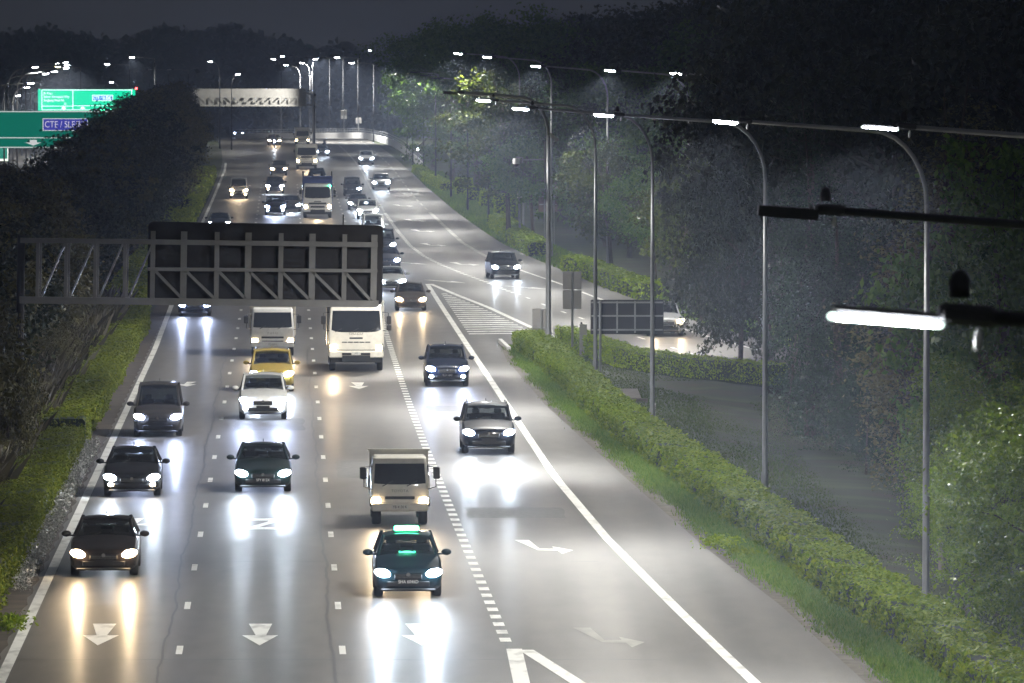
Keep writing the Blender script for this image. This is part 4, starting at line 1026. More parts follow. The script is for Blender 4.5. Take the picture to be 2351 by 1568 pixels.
# culvert head with slab, kerb guard, drain, stump
g = G(1440, 916); cu = empty('culvert_head', tuple(g), label='concrete culvert slab with a dark opening behind the hedge', category='culvert')
MB().box((.1, 3.0, -.02), (.9, 7.5, .2)).obj('slab', simple('old_concrete', (.14, .13, .11), .9, var=.3), cu)
MB().box((.35, -1.15, -.15), (.9, .25, .45)).obj('lintel', simple('old_concrete', (.14, .13, .11)), cu)
MB().box((.45, -1.5, -.35), (.75, .3, .6)).obj('opening', M_BLACK, cu)
MB().box((.95, -3.2, -.3), (.16, 4.2, .7)).obj('wing_wall', M_CONC, cu)
g0, g1 = G(1148, 786), G(1169, 806); kb = empty('kerb_guard', tuple(g0), label='short white kerb guard on the ground at the hedge tip', category='kerb')
d = g1 - g0; nseg = 5
for i in range(nseg):
    p0 = d * (i / nseg); p1 = d * ((i + .9) / nseg); m_ = (p0 + p1) / 2
    MB().box((m_.x, m_.y, .09), ((p1 - p0).length, .18, .18), Matrix.Rotation(math.atan2(d.y, d.x), 3, 'Z')).obj('kerb_segment', M_WHITEPL, kb)
mb = MB(); rg = []
for Y in np.arange(128, 200, 4.0):
    a = tab(T_HF, Y) + 2.6; rg.append([W(a, Y, -.75), W(a, Y, -.28), W(a + .18, Y, -.28), W(a + .18, Y, -.75)])
mb.loft(rg).obj('drain_kerb', simple('mossy_concrete', (.12, .11, .085), .9, var=.4), label='mossy concrete drain edge running behind the right hedge', category='drain')
p0 = G(2163, 1290); MB().tube([(0, 0, -.6), (-.02, 0, .1), (-.06, 0, 1.15)], [.085, .08, .07], 9).obj('stake', simple('weathered_wood', (.3, .27, .22), .9, var=.3), loc=(p0.x, p0.y, -.4), label='pale weathered stake standing in the dark right of the last lamp pole', category='stake')

# dark building with lit windows high on the right
def building():
    Y = 760.0; s = FPX / Y; root = empty('building', ((2020 - IW / 2) / s, Y, 2.0), label='dark building with a strip of greenish lit windows at the upper right', category='building')
    w_ = 15.0; h = 27.0
    MB().box((0, 6, h / 2), (w_, 12, h)).obj('wall', simple('dark_render', (.08, .09, .09), .8), root)
    MB().box((0, 6, h + .2), (w_ + .6, 12.6, .4)).obj('roof_slab', M_CONC, root)
    zt = CAM_H + (HORIZON - 2) / s - 2.0
    for i, x in enumerate(np.linspace(-5.6, 5.6, 6)):
        f = MB().box((x, -.04, zt + .3), (1.7, .1, 1.3)).obj('window', M_DARKSTEEL, root)
        MB().box((x, -.1, zt + .3), (1.5, .04, 1.1)).obj('pane', emit('office_window', (.35, .8, .55), .35) if i != 2 else M_BLACK, f)
building()

# ------------------------------------------------------------------ vehicles
def sharp(o, ang=32):
    me = o.data; me.polygons.foreach_set('use_smooth', [True] * len(me.polygons)); me.set_sharp_from_angle(angle=R(ang)); return o
def paint(name, c, metal=.3, rough=.32):
    m_ = simple('paint_' + name, tuple(x * (.55 if max(c) < .2 else 1) for x in c), .45, metal * .2, .5, var=.1, scale=6)
    if max(c) < .2: m_.node_tree.nodes['Principled BSDF'].inputs['Specular IOR Level'].default_value = .2
    return m_
def wheel_meshes(r, w_):
    t = MB(); rings = []
    for x, rr in ((-w_ / 2, r * .8), (-w_ / 2 * .9, r * .97), (-w_ / 4, r), (w_ / 4, r), (w_ / 2 * .9, r * .97), (w_ / 2, r * .8), (w_ / 2 - .03, r * .62), (-w_ / 2 + .03, r * .62)):
        rings.append([(x, rr * cos(2 * pi * k / 18), rr * sin(2 * pi * k / 18)) for k in range(18)])
    t.loft(rings + [rings[0]], cap=False)
    rim = MB().cyl((0, 0, 0), r * .63, w_ * .7, 'X', 18)
    for k in range(5):
        a = 2 * pi * k / 5
        for sx in (-1, 1): rim.box((sx * w_ * .38, cos(a) * r * .34, sin(a) * r * .34), (.03, .09, r * .58), Matrix.Rotation(a - pi / 2 + pi / 2, 3, 'X').inverted())
    mt = bpy.data.meshes.new('tyre'); mt.from_pydata(t.v, [], t.f); mt.update(); mt.polygons.foreach_set('use_smooth', [True] * len(mt.polygons))
    mr = bpy.data.meshes.new('rim'); mr.from_pydata(rim.v, [], rim.f); mr.update()
    return mt, mr
WH = {}
def wheel(root, x, y, r, w_):
    key = (round(r, 2), round(w_, 2))
    if key not in WH: WH[key] = wheel_meshes(r, w_)
    e = link('wheel', WH[key][0], M_RUBBER, root, (x, y, r)); e.name = 'wheel'
    link('rim', WH[key][1], M_RIM, e)
HL = {'cool': (E_COOL, (.74, .85, 1.0)), 'blue': (E_BLUE, (.58, .68, 1.0)), 'warm': (E_WARM, (1.0, .74, .45)), 'off': (M_CHROME, None), 'dim': (E_DIM, None)}
HEAD_W = 1300.0
def beam(root, x, y, z, col, power, far):
    if col is None: return
    if root.location.y > 420:                 # far vehicles: one lamp carries the light of the pair
        if x < 0: return
        x, power = 0.0, power * 2
    sp = spot('headlight_beam', (x, y - .08, z), (0, -1, -.036), HEAD_W * power, 70, .4, col, root, .06); lowbeam(sp.data)
KINDS = {  # W, L, H, FO, nose z, cowl y, cowl z, roof front y, roof rear y, glass base y, belt z, tyre r, clearance
    'sedan': (1.79, 4.55, 1.43, .86, .74, .50, .98, 1.28, 2.55, 3.25, .98, .315, .2),
    'hatch': (1.72, 4.05, 1.49, .82, .76, .42, 1.0, 1.12, 2.75, 3.12, 1.0, .30, .2),
    'suv': (1.84, 4.5, 1.66, .86, .9, .46, 1.1, 1.12, 3.0, 3.45, 1.1, .35, .24),
    'mpv': (1.76, 4.6, 1.84, .86, .88, .12, 1.1, .92, 3.45, 3.68, 1.08, .32, .2),
    'van': (1.78, 4.7, 1.98, .62, .95, -.18, 1.15, .42, 3.9, 4.02, 1.12, .32, .22)}
def heading(a_tab, Y):
    if a_tab is None: da = 0
    else: da = (tab(a_tab, Y + 6) - tab(a_tab, Y - 6)) / 12
    db = (bend(Y + 3) - bend(Y - 3)) / 6
    return -math.atan(TAN + da + db)
def car(px, py, kind, pt, label, light='cool', power=1.0, fog=None, plate=None, plate_kind='b', a_tab=None, name='car', rails=False, mirrors=None, left=None, right=None, sc=1.0, taxi=False, fin=True):
    Wd, Ln, H, FO, nz, cy_, cz, ry0, ry1, gy, bz, tr, gc = KINDS[kind]
    g = G(px, py); rot = heading(a_tab, g.y)
    root = empty(name, tuple(g), rot, label=label, category='car' if name == 'car' else name.replace('_', ' ')); root.scale = (sc, sc, sc)
    hw = Wd / 2; rear = Ln - FO
    st = [(-FO, .76, nz * .8, gc + .12), (-FO + .05, .86, nz * .9, gc + .04), (-FO + .16, .94, nz * .97, gc), (-FO + .4, .985, nz + .02, gc - .01), (-.1, 1.0, nz + (cz - nz) * .45, gc), (cy_, 1.0, cz, gc),
          (cy_ + .5, 1.0, bz, gc), ((cy_ + gy) / 2, 1.0, bz, gc), (gy, .99, bz, gc), (rear - .25, .95, bz - .03 if kind != 'sedan' else bz, gc + .03), (rear - .05, .88, bz - .12, gc + .08), (rear, .78, bz - .25, gc + .18)]
    rings = []
    for y, f, zt, zb in st:
        w_ = hw * f; half = [(w_ * .82, zb), (w_ * .97, zb + .1), (w_, zb + (zt - zb) * .55), (w_ * .975, zt - .12), (w_ * .9, zt - .03), (w_ * .55, zt + .02), (w_ * .2, zt + .035)]
        rings.append([(x, y, z) for x, z in half] + [(-x, y, z) for x, z in reversed(half)])
    sharp(MB().loft(rings).obj('body', pt, root))
    # roof
    rf = .70 * hw if kind in ('sedan', 'hatch') else .76 * hw
    bw = .9 * hw; zr = H - .05; nx = 6
    rr = []
    for y, f, dz in ((ry0 - .04, .97, -.045), (ry0 + .06, 1.0, 0), ((ry0 + ry1) / 2, 1.03, .025), (ry1 - .05, 1.0, .0), (ry1 + .05, .96, -.04)):
        w_ = rf * f; row = [(w_ * (2 * k / nx - 1), y, zr + dz + .05 * (1 - (2 * k / nx - 1) ** 2) - .015) for k in range(nx + 1)]
        rr.append(row + [(w_ * .96, y, zr + dz - .07), (-w_ * .96, y, zr + dz - .07)])
    sharp(MB().loft(rr).obj('roof', pt, root), 50)
    # windscreen (curved) and other glass
    def glass(nm, b0, b1, t0, t1, bulge, n=6):
        mb = MB(); nrm = Vector(((b1 - b0).cross(t0 - b0))).normalized()
        for r_ in range(4):
            for k in range(n + 1):
                u = k / n; v_ = r_ / 3; p_ = (b0.lerp(b1, u)).lerp(t0.lerp(t1, u), v_) + nrm * bulge * (1 - (2 * u - 1) ** 2)
                mb.v.append(tuple(p_))
        for r_ in range(3):
            for k in range(n): q_ = r_ * (n + 1) + k; mb.f.append((q_, q_ + 1, q_ + n + 2, q_ + n + 1))
        o_ = mb.obj(nm, M_GLASS, root, smooth=True); return o_
    V3 = Vector
    wsb = cy_ - .02
    glass('windscreen', V3((-bw * .92, wsb + .12, cz - .02)), V3((bw * .92, wsb + .12, cz - .02)), V3((-rf * .95, ry0, zr - .02)), V3((rf * .95, ry0, zr - .02)), .07 if kind != 'van' else .1)
    glass('rear_window', V3((bw * .85, gy, bz - .02)), V3((-bw * .85, gy, bz - .02)), V3((rf * .92, ry1, zr - .02)), V3((-rf * .92, ry1, zr - .02)), .04)
    for s_ in (-1, 1):
        glass('side_window', V3((s_ * bw * 1.02, gy, bz - .03)) if s_ < 0 else V3((bw * 1.02, cy_ + .15, bz - .03)), V3((s_ * bw * 1.02, cy_ + .15, bz - .03)) if s_ < 0 else V3((bw * 1.02, gy, bz - .03)),
              V3((s_ * rf, ry1, zr - .04)) if s_ < 0 else V3((rf, ry0, zr - .04)), V3((s_ * rf, ry0, zr - .04)) if s_ < 0 else V3((rf, ry1, zr - .04)), .015, 2)
        MB().tube([(s_ * bw * .97, wsb + .1, cz - .06), (s_ * rf * 1.0, ry0 + .02, zr - .02)], .045, 6).obj('pillar', pt, root)
        ym = (ry0 + ry1) / 2; MB().tube([(s_ * bw * 1.03, ym - .05, bz - .05), (s_ * rf * 1.02, ym, zr - .03)], .04, 6).obj('pillar', M_BLACK, root)
        MB().tube([(s_ * bw * .99, gy, bz - .05), (s_ * rf, ry1, zr - .03)], .065, 6).obj('pillar', pt, root)
        # mirror
        m = MB().ell((s_ * (hw + .13), cy_ + .42, cz + .04), (.13, .09, .085), 10, 6); sharp(m.obj('mirror', mirrors or pt, root), 60)
        MB().box((s_ * (hw - .02), cy_ + .44, cz - .01), (.16, .06, .04)).obj('mirror_stalk', M_BLACK, root)
        # wheels
        for y in (0, Ln - FO - .75): wheel(root, s_ * (hw - .13), y, tr, .22)
        # head lamp: wedge following the corner
        lk = (left if s_ < 0 else right) or light; mt, colr = HL[lk]
        x0, x1 = .46 * hw, .95 * hw; zc = nz * .84; hh = .09 if kind not in ('van', 'mpv') else .1
        y0, y1 = -FO - .02, -FO + .14
        fr = [(s_ * x0, y0 + .03, zc - hh * .5), (s_ * (x0 + .14), y0, zc - hh), (s_ * x1, y1, zc - hh * .8), (s_ * (x1 + .02), y1 + .06, zc + hh * .9), (s_ * (x0 + .2), y0 + .04, zc + hh * .75)]
        bk = [(x_, y_ + .14, z_) for x_, y_, z_ in fr]
        MB().loft([fr, bk]).obj('headlight_housing', M_CHROME, root)
        hl_ = MB().ell((0, 0, 0), (.21, .1, .105), 14, 8).obj('headlight', mt, root, loc=(s_ * .75 * hw, -FO + .03, zc), smooth=True); hl_.rotation_euler = (0, -s_ * .2, s_ * .3)  # glowing lens enlarged to imitate headlight glare
        if colr: beam(root, s_ * .74 * hw, -FO - .05, zc, colr, power, g.y > 420)
        if fog:
            fm, fc = HL[fog]; MB().ell((s_ * .72 * hw, -FO - .0, gc + .2), (.09, .05, .06), 10, 6).obj('fog_light', fm, root)
    # grille, intake, bumper trim, emblem, plate
    MB().rbox((0, -FO - .005, nz * .72), (hw * .8, .05, nz * .16), .015).obj('grille', M_BLACK, root)
    for k in range(2): MB().box((0, -FO - .034, nz * (.69 + .05 * k)), (hw * .74, .01, .012)).obj('grille_bar', M_CHROME, root)
    MB().rbox((0, -FO + .0, gc + .17), (hw * 1.25, .05, .13), .02).obj('lower_intake', M_BLACK, root)
    MB().rbox((0, -FO + .1, gc + .02), (hw * 1.6, .3, .06), .02).obj('splitter', M_BLACK, root)
    MB().cyl((0, -FO - .04, nz * .79), .05, .02, 'Y', 12).obj('emblem', M_CHROME, root)
    zp = nz * .5 + .04
    if plate is not None or plate_kind:
        pl = MB().box((0, -FO - .04, zp), (.5, .015, .12)).obj('number_plate', M_PLATEB if plate_kind == 'b' else M_PLATEW, root)
        if plate: text('plate_letters', plate, .115, M_LETTER if plate_kind == 'b' else M_LETTERD, pl, (0, -FO - .052, zp), .001, sx=.9)
    for s_ in (-1, 1): MB().tube([(s_ * .02 + s_ * .3, cy_ + .0, cz + .03), (s_ * .1, cy_ + .13, cz + .09)], .012, 5).obj('wiper', M_BLACK, root)
    # interior
    MB().rbox((0, cy_ + .45, cz - .12), (hw * 1.6, .5, .2), .04).obj('dashboard', M_SEAT, root)
    for s_ in (-1, 1):
        y = cy_ + 1.25; MB().rbox((s_ * .38, y, bz - .1), (.46, .16, .6), .04).rbox((s_ * .38, y + .02, bz + .28), (.26, .1, .17), .03).obj('front_seat', M_SEAT, root)
    MB().rbox((0, cy_ + 2.1, bz - .1), (hw * 1.45, .18, .5), .04).obj('rear_seat', M_SEAT, root)
    MB().rbox((0, ry0 + .12, zr - .12), (.22, .03, .06), .01).obj('interior_mirror', M_BLACK, root)
    if rails:
        for s_ in (-1, 1): MB().tube([(s_ * rf * .93, ry0 + .2, zr + .03), (s_ * rf * .95, ry0 + .35, zr + .08), (s_ * rf * .95, ry1 - .3, zr + .08), (s_ * rf * .93, ry1 - .15, zr + .03)], .022, 6).obj('roof_rail', M_CHROME, root)
    if fin: MB().box((0, ry1 - .25, H + .05), (.03, .16, .09), taper=.5).obj('antenna_fin', pt, root)
    if taxi:
        b = MB().rbox((0, ry0 + .5, H + .09), (.62, .2, .13), .03).obj('roof_sign', E_GREENL, root)
        MB().rbox((0, ry0 + .5, H + .02), (.7, .24, .03), .01).obj('roof_sign_base', M_BLACK, root)
        text('roof_sign_letters', 'TAXI', .13, M_WHITEPL, root, (0, ry0 + .395, H + .09), .001)
        MB().box((0, ry0 + .06, zr - .07), (.48, .03, .06)).obj('screen_display', E_GREENL, root)
        MB().box((0, cy_ + .25, cz + .05), (.42, .03, .05)).obj('dashboard_display', E_GREENL, root)
    return root

def rrect(w_, d, r, yf, z, n=4):
    out = []; x0, x1 = -w_ / 2, w_ / 2; y0, y1 = yf, yf + d
    for cx, cyy, t0 in ((x1 - r, y0 + r, -90), (x1 - r, y1 - r, 0), (x0 + r, y1 - r, 90), (x0 + r, y0 + r, 180)):
        for k in range(n): t = R(t0 + 90 * k / (n - 1)); out.append((cx + r * cos(t), cyy + r * sin(t), z))
    return out
def truck(px, py, label, Wd, H, cabd, FO, pt, cargo, light='warm', power=1.0, left=None, right=None, plate=None, plate2=None, plate_kind='w', letters=None, lsize=.14, wheel_r=.38, z0=.42, style='light', name='truck', double_mirror=False, Ln=6.0, cargo_h=2.6, cargo_mat=None):
    g = G(px, py); root = empty(name, tuple(g), heading(None, g.y), label=label, category='truck')
    hw = Wd / 2; zw0 = z0 + (H - z0) * .50; zw1 = H - .2 - (.1 if H > 2.4 else 0)
    def yf(z): return -FO + (0 if z < zw0 else (z - zw0) / (H - zw0) * (.34 if style == 'light' else .16))
    zs = [(z0, .93, .03), (z0 + .06, 1, 0), (z0 + .35, 1, -.02), (zw0 - .15, 1, 0), (zw0, .99, 0), ((zw0 + zw1) / 2, .97, 0), (zw1, .94, 0), (H - .05, .92, .05), (H, .86, .16)]
    rings = [rrect(Wd * f, cabd - (yf(z) + FO) - o, .12, yf(z) + o, z) for z, f, o in zs]
    sharp(MB().loft(rings).obj('cab', pt, root), 28)
    # windscreen
    mb = MB(); n = 10
    for r_ in range(5):
        v_ = r_ / 4; z = zw0 + .03 + (zw1 - zw0 - .02) * v_
        ww = Wd * (.99 - .05 * v_) * .45
        for k in range(n + 1):
            u = 2 * k / n - 1; sag = -.09 * (1 - abs(u) ** 6) * (1 - v_) if style == 'heavy' else -.03 * (1 - u * u) * (1 - v_)
            mb.v.append((u * ww, yf(z + sag) - .015 + .012 * abs(u) ** 8, z + sag))
    for r_ in range(4):
        for k in range(n): q_ = r_ * (n + 1) + k; mb.f.append((q_, q_ + 1, q_ + n + 2, q_ + n + 1))
    mb.obj('windscreen', simple('truck_glass', (.02, .022, .026), .07), root, smooth=True)
    for s_ in (-1, 1):
        MB().box((s_ * hw * .975, -FO + cabd * .42, (zw0 + zw1) / 2), (.03, cabd * .5, (zw1 - zw0) * .8)).obj('side_window', M_BLACK, root)
        # mirrors on arms
        mx = s_ * (hw + .2); zm = zw0 + (zw1 - zw0) * .45
        MB().tube([(s_ * hw * .95, -FO + .1, zw1 - .05), (mx, -FO - .12, zw1 - .08), (mx, -FO - .12, zm - .32), (s_ * hw * .97, -FO + .05, zm - .4)], .018, 5).obj('mirror_arm', M_BLACK, root)
        MB().rbox((mx + s_ * .02, -FO - .1, zm + .08), (.2, .1, .36), .03).obj('mirror', M_BLACK, root)
        if double_mirror and s_ > 0: MB().rbox((mx + .02, -FO - .1, zm - .26), (.2, .1, .24), .03).obj('mirror', M_BLACK, root)
        lk = (left if s_ < 0 else right) or light; mt, colr = HL[lk]
        zl = z0 + (.3 if style == 'light' else .42); 
        MB().rbox((s_ * hw * .82, -FO + .01, zl), (.27, .1, .2 if style == 'light' else .28), .03).obj('headlight', mt, root)
        MB().rbox((s_ * hw * .84, -FO + .05, zl - .02), (.34, .1, .3 if style == 'light' else .44), .03).obj('headlight_bezel', M_BLACK, root)
        if colr: beam(root, s_ * hw * .82, -FO - .06, zl, colr, power, True)
        for y in (0, Ln - FO - 1.4): wheel(root, s_ * (hw - .17), y, wheel_r, .27)
    # front panel details
    MB().rbox((0, -FO + .02, z0 + .13), (Wd * .98, .16, .26 if style == 'light' else .3), .04).obj('bumper', pt, root)
    zg = z0 + (zw0 - z0) * (.5 if style == 'light' else .62)
    if style == 'light':
        MB().rbox((0, -FO - .005, zg), (Wd * .52, .04, .1), .015).obj('grille', M_BLACK, root)
        MB().rbox((0, -FO - .005, zg - .17), (Wd * .5, .04, .06), .015).obj('grille', M_BLACK, root)
    else:
        for k in range(5): MB().rbox(((k - 2) * Wd * .105, -FO - .006, zg - .06), (Wd * .095, .03, .05), .01).obj('grille_slot', M_BLACK, root)
        MB().rbox((0, -FO - .006, zg + .12), (Wd * .24, .03, .07), .01).obj('grille_slot', M_BLACK, root)
        MB().box((0, -FO - .004, z0 + .34), (Wd * .7, .03, .07)).obj('bumper_gap', M_BLACK, root)
        for s_ in (-1, 1): MB().rbox((s_ * Wd * .17, -FO - .08, z0 + .15), (Wd * .17, .05, .1), .01).obj('bumper_slot', M_BLACK, root)
        MB().box((0, -FO + .35, z0 - .12), (Wd * .9, .5, .22)).obj('underrun_guard', M_BLACK, root)
    pl = MB().box((0, -FO - .085, z0 + .13), (.48 if style == 'light' else .36, .015, .12 if style == 'light' else .2)).obj('number_plate', M_PLATEW if plate_kind == 'w' else M_PLATEB, root)
    if plate:
        if plate2:
            text('plate_letters', plate, .1, M_LETTERD, pl, (0, -FO - .096, z0 + .18), .001); text('plate_letters', plate2, .1, M_LETTERD, pl, (0, -FO - .096, z0 + .08), .001)
        else: text('plate_letters', plate, .11, M_LETTERD, pl, (0, -FO - .096, z0 + .13), .001, sx=.85)
    if letters: text('lettering', letters, lsize, M_GREYL, root, (0, -FO - .012, zg + (.2 if style == 'light' else .33)), .004, sx=1.1)
    for k in ((-.3, .12) if style == 'light' else (-.38, -.08, .22)):
        MB().tube([(k * Wd, -FO - .03, zw0 - .05), (k * Wd + .3, -FO + .0, zw0 + .1)], .014, 5).obj('wiper', M_BLACK, root)
    MB().box((0, -FO + cabd * .5 + 1.8, .62), (Wd * .5, Ln * .85, .22)).obj('chassis', M_BLACK, root)
    y0 = -FO + cabd + .12; y1 = Ln - FO; cm = cargo_mat or pt
    if cargo == 'box':
        MB().rbox((0, (y0 + y1) / 2, (cargo_h + .85) / 2), (Wd * 1.06, y1 - y0, cargo_h - .85), .04).obj('cargo_box', cm, root)
        for s_ in (-1, 1): MB().ell((s_ * Wd * .5, y0 - .02, cargo_h - .25), (.05, .04, .05)).obj('marker_lamp', M_WHITEPL, root)
    elif cargo == 'flatbed':
        MB().box((0, (y0 + y1) / 2, .9), (Wd * 1.05, y1 - y0, .14)).obj('cargo_bed', cm, root)
        MB().rbox((0, y0 + .05, (cargo_h + .95) / 2), (Wd * 1.02, .08, cargo_h - .95), .02).obj('headboard', cm, root)
        for s_ in (-1, 1): MB().rbox((s_ * Wd * .52, (y0 + y1) / 2, 1.15), (.06, y1 - y0, .4), .01).obj('side_board', cm, root)
        MB().box((0, y0 + .0, cargo_h - .02), (Wd * 1.08, .12, .05)).obj('top_rail', cm, root)
    elif cargo == 'tipper':
        MB().rbox((0, (y0 + y1) / 2, 1.15), (Wd * 1.0, y1 - y0, .2), .02).obj('tipper_floor', cm, root)
        MB().rbox((0, y0 + .05, (cargo_h + 1.05) / 2), (Wd * 1.02, .1, cargo_h - 1.05), .02).obj('headboard', cm, root)
        for s_ in (-1, 1): MB().rbox((s_ * Wd * .5, (y0 + y1) / 2, (cargo_h + .95) / 2 - .1), (.1, y1 - y0, cargo_h - 1.2), .02).obj('side_board', cm, root)
        MB().box((0, y0 - .12, cargo_h - .08), (Wd * 1.04, .5, .06)).obj('cab_guard', cm, root)
    return root, dict(y0=y0, H=H, FO=FO, Wd=Wd)

PT = dict(black=paint('black', (.014, .014, .015)), dkblue=paint('dark_blue', (.006, .03, .042)), blueblk=paint('blue_black', (.012, .016, .03)), dkgreen=paint('dark_green', (.012, .03, .028)),
          grey=paint('grey', (.09, .085, .08)), silver=paint('silver', (.38, .39, .4), .5), white=paint('white', (.72, .72, .7), 0, .35), cream=paint('cream_white', (.76, .73, .65), 0, .4), yellow=paint('yellow', (.5, .36, .06), 0, .3),
          brown=paint('brown_black', (.03, .022, .02)), bronze=paint('bronze_grey', (.14, .115, .095), .4), navy=paint('navy', (.015, .025, .06)))
car(240, 1320, 'sedan', PT['brown'], 'black car with warm headlights nearest in the left lane', 'warm', .8)
car(936, 1368, 'hatch', PT['dkblue'], 'dark blue taxi with a glowing green roof sign nearest the viewer', 'cool', 1.5, plate='SHA 6046D', name='taxi', taxi=True)
car(304, 1138, 'sedan', PT['black'], 'black saloon with yellow fog lights behind the nearest black car', 'cool', .9, fog='warm')
car(604, 1128, 'sedan', PT['dkgreen'], 'dark green-black saloon alone in the second lane above the road numeral', 'cool', 1.5, plate='SFY 812X')
car(1121, 1040, 'suv', PT['blueblk'], 'black sport utility with roof rails in the right lane before the hedge', 'cool', 1.4, rails=True)
car(1026, 886, 'suv', PT['navy'], 'navy crossover with slanted running lights beside the white truck', 'blue', 1.3, fog='cool', plate='SLU 1643')
car(363, 1001, 'mpv', PT['grey'], 'dark grey people carrier with bluish headlights in the left lane', 'blue', 1.3)
car(604, 962, 'suv', PT['white'], 'white sport utility with glaring headlights in the second lane', 'blue', 1.6, fog='cool')
car(624, 898, 'suv', PT['yellow'], 'yellow car half hidden behind the white sport utility', 'cool', 1.0, rails=True)
car(447, 725, 'sedan', PT['navy'], 'dark blue car emerging from beneath the overhead sign at the left', 'blue', 1.4)
car(943, 713, 'hatch', PT['bronze'], 'grey-brown hatchback with warm headlights right of the big white truck', 'warm', .7, mirrors=None)
car(898, 668, 'sedan', PT['white'], 'white car right of the overhead sign with an amber light inside', 'cool', 1.2)
car(888, 618, 'sedan', PT['blueblk'], 'dark car with a dazzling white headlight right of the overhead sign', 'blue', 1.8)
car(880, 585, 'mpv', PT['black'], 'black people carrier peeping out beside the overhead sign', 'cool', .8)
car(858, 552, 'van', PT['white'], 'pale van peeping out at the top right corner of the overhead sign', 'cool', .5, name='van')
car(1159, 640, 'suv', PT['black'], 'black sport utility alone on the slip road', 'cool', 1.1, a_tab=T_SD)
car(1526, 771, 'suv', PT['silver'], 'silver sport utility with a warm headlight behind the wide dark sign', 'warm', .9, a_tab=T_SD)
car(844, 503, 'suv', PT['white'], 'white off-roader with four glaring lamps above the overhead sign', 'cool', 1.6, fog='cool')
car(822, 482, 'sedan', PT['grey'], 'grey car half hidden behind the white off-roader', 'cool', 1.2)
car(809, 450, 'mpv', PT['black'], 'black people carrier with one bright headlight left of a silver car', 'off', .9, right='cool')
car(875, 436, 'suv', PT['silver'], 'silver car with white headlights in the outer lane at middle distance', 'cool', 1.3)
car(841, 378, 'suv', PT['silver'], 'pale car farther up the outer lane near the parapet', 'cool', 1.3)
car(739, 359, 'sedan', PT['silver'], 'silver car half hidden behind the far white tipper truck', 'cool', 1.1)
car(630, 333, 'sedan', PT['grey'], 'distant car with warm headlights behind a motorcycle', 'warm', .9)
car(548, 314, 'sedan', PT['grey'], 'distant car with dazzling blue-white lights beside the left trees', 'blue', 3.0)
car(548, 456, 'van', PT['silver'], 'silver van with four yellow lamps in the far left lane', 'warm', 1.0, fog='warm', name='van')
car(631, 444, 'suv', PT['black'], 'black car with stacked white and yellow lamps in the second lane', 'cool', .9, fog='warm')
car(640, 403, 'suv', PT['grey'], 'grey car with warm headlights ahead of the far white truck lane', 'warm', .9)
car(632, 494, 'suv', PT['navy'], 'dark blue car with white headlights just above the overhead sign', 'blue', 1.4, fog='cool')
car(668, 486, 'sedan', PT['grey'], 'car half hidden between the dark blue car and blue tipper truck', 'cool', 1.0)
car(503, 530, 'sedan', PT['black'], 'dark car of which only the roof shows above the overhead sign', 'cool', .6)

t, d = truck(917, 1203, 'small cream open lorry with dazzling warm headlights', 1.68, 1.98, 1.65, .75, PT['cream'], 'flatbed', 'warm', 1.3, plate='YB 4130 K', letters='TOYOTA', lsize=.11, wheel_r=.34, Ln=4.9, cargo_h=2.12)
MB().box((.28, -.75 + .12, 1.2), (.2, .02, .12)).obj('dashboard_card', simple('lime_card', (.4, .75, .15), .6), t)
t, d = truck(626, 816, 'white box lorry under the overhead sign', 2.0, 2.2, 1.75, .85, PT['white'], 'box', 'warm', 1.0, plate='YQ 624 U', letters='F U S O', lsize=.13, wheel_r=.38, Ln=6.2, cargo_h=3.05, cargo_mat=paint('box_cream', (.55, .5, .42), 0, .5))
t, d = truck(817, 850, 'big white tipper truck with one dazzling headlight', 2.42, 2.95, 1.9, 1.2, PT['cream'], 'tipper', 'warm', 1.2, right='dim', plate='XD', plate2='9364 K', letters='ISUZU', lsize=.2, wheel_r=.5, z0=.62, style='heavy', double_mirror=True, Ln=8.5, cargo_h=3.05)
MB().cyl((0, -.5, 3.05), .07, .16, n=10).obj('beacon', simple('orange_plastic', (.7, .25, .05), .4), t)
for k in range(11): MB().rbox(((k - 5) * .19, -.75, 2.96), (.12, .12, .05), .015).obj('sun_visor_rib', PT['cream'], t)
t, d = truck(729, 500, 'white truck with a blue tipper body in the third lane', 2.45, 2.95, 2.0, 1.25, PT['white'], 'tipper', 'warm', 1.1, letters=None, wheel_r=.5, z0=.55, style='heavy', double_mirror=True, Ln=8.5, cargo_h=3.55, cargo_mat=paint('tipper_blue', (.03, .07, .3), 0, .45))
MB().rbox((0, -1.3, 1.25), (1.5, .03, .16), .02).obj('grille', M_BLACK, t); MB().rbox((0, -1.3, .98), (1.2, .03, .14), .02).obj('grille', M_BLACK, t)
MB().tube([(-.55, 1.2, 3.55), (-.5, 1.2, 3.95), (.4, 1.2, 4.0), (.5, 1.2, 3.55)], .28, 8).obj('rolled_tarpaulin', simple('tarpaulin', (.04, .06, .1), .8), t)
MB().ell((1.05, -1.2, 2.75), (.09, .06, .09)).obj('green_lamp', E_GREENL, t)
for s_ in (-1, 1): MB().tube([(s_ * 1.22, 1.0, 3.5), (s_ * 1.22, 1.0, 3.95)], .05, 6).obj('body_post', M_DARKSTEEL, t)
t, d = truck(704, 388, 'far white tipper truck ahead of a half-hidden silver car', 2.42, 2.75, 1.9, 1.2, PT['cream'], 'tipper', 'warm', 1.0, letters='SANY', lsize=.22, wheel_r=.5, z0=.55, style='heavy', Ln=8.5, cargo_h=2.85)
MB().rbox((0, -1.235, 1.4), (1.3, .03, .2), .02).obj('grille', M_BLACK, t)
t, d = truck(694, 334, 'farthest white lorry in front of the white parapet', 1.9, 2.15, 1.7, .8, PT['cream'], 'box', 'warm', 1.0, wheel_r=.4, Ln=6, cargo_h=2.4)

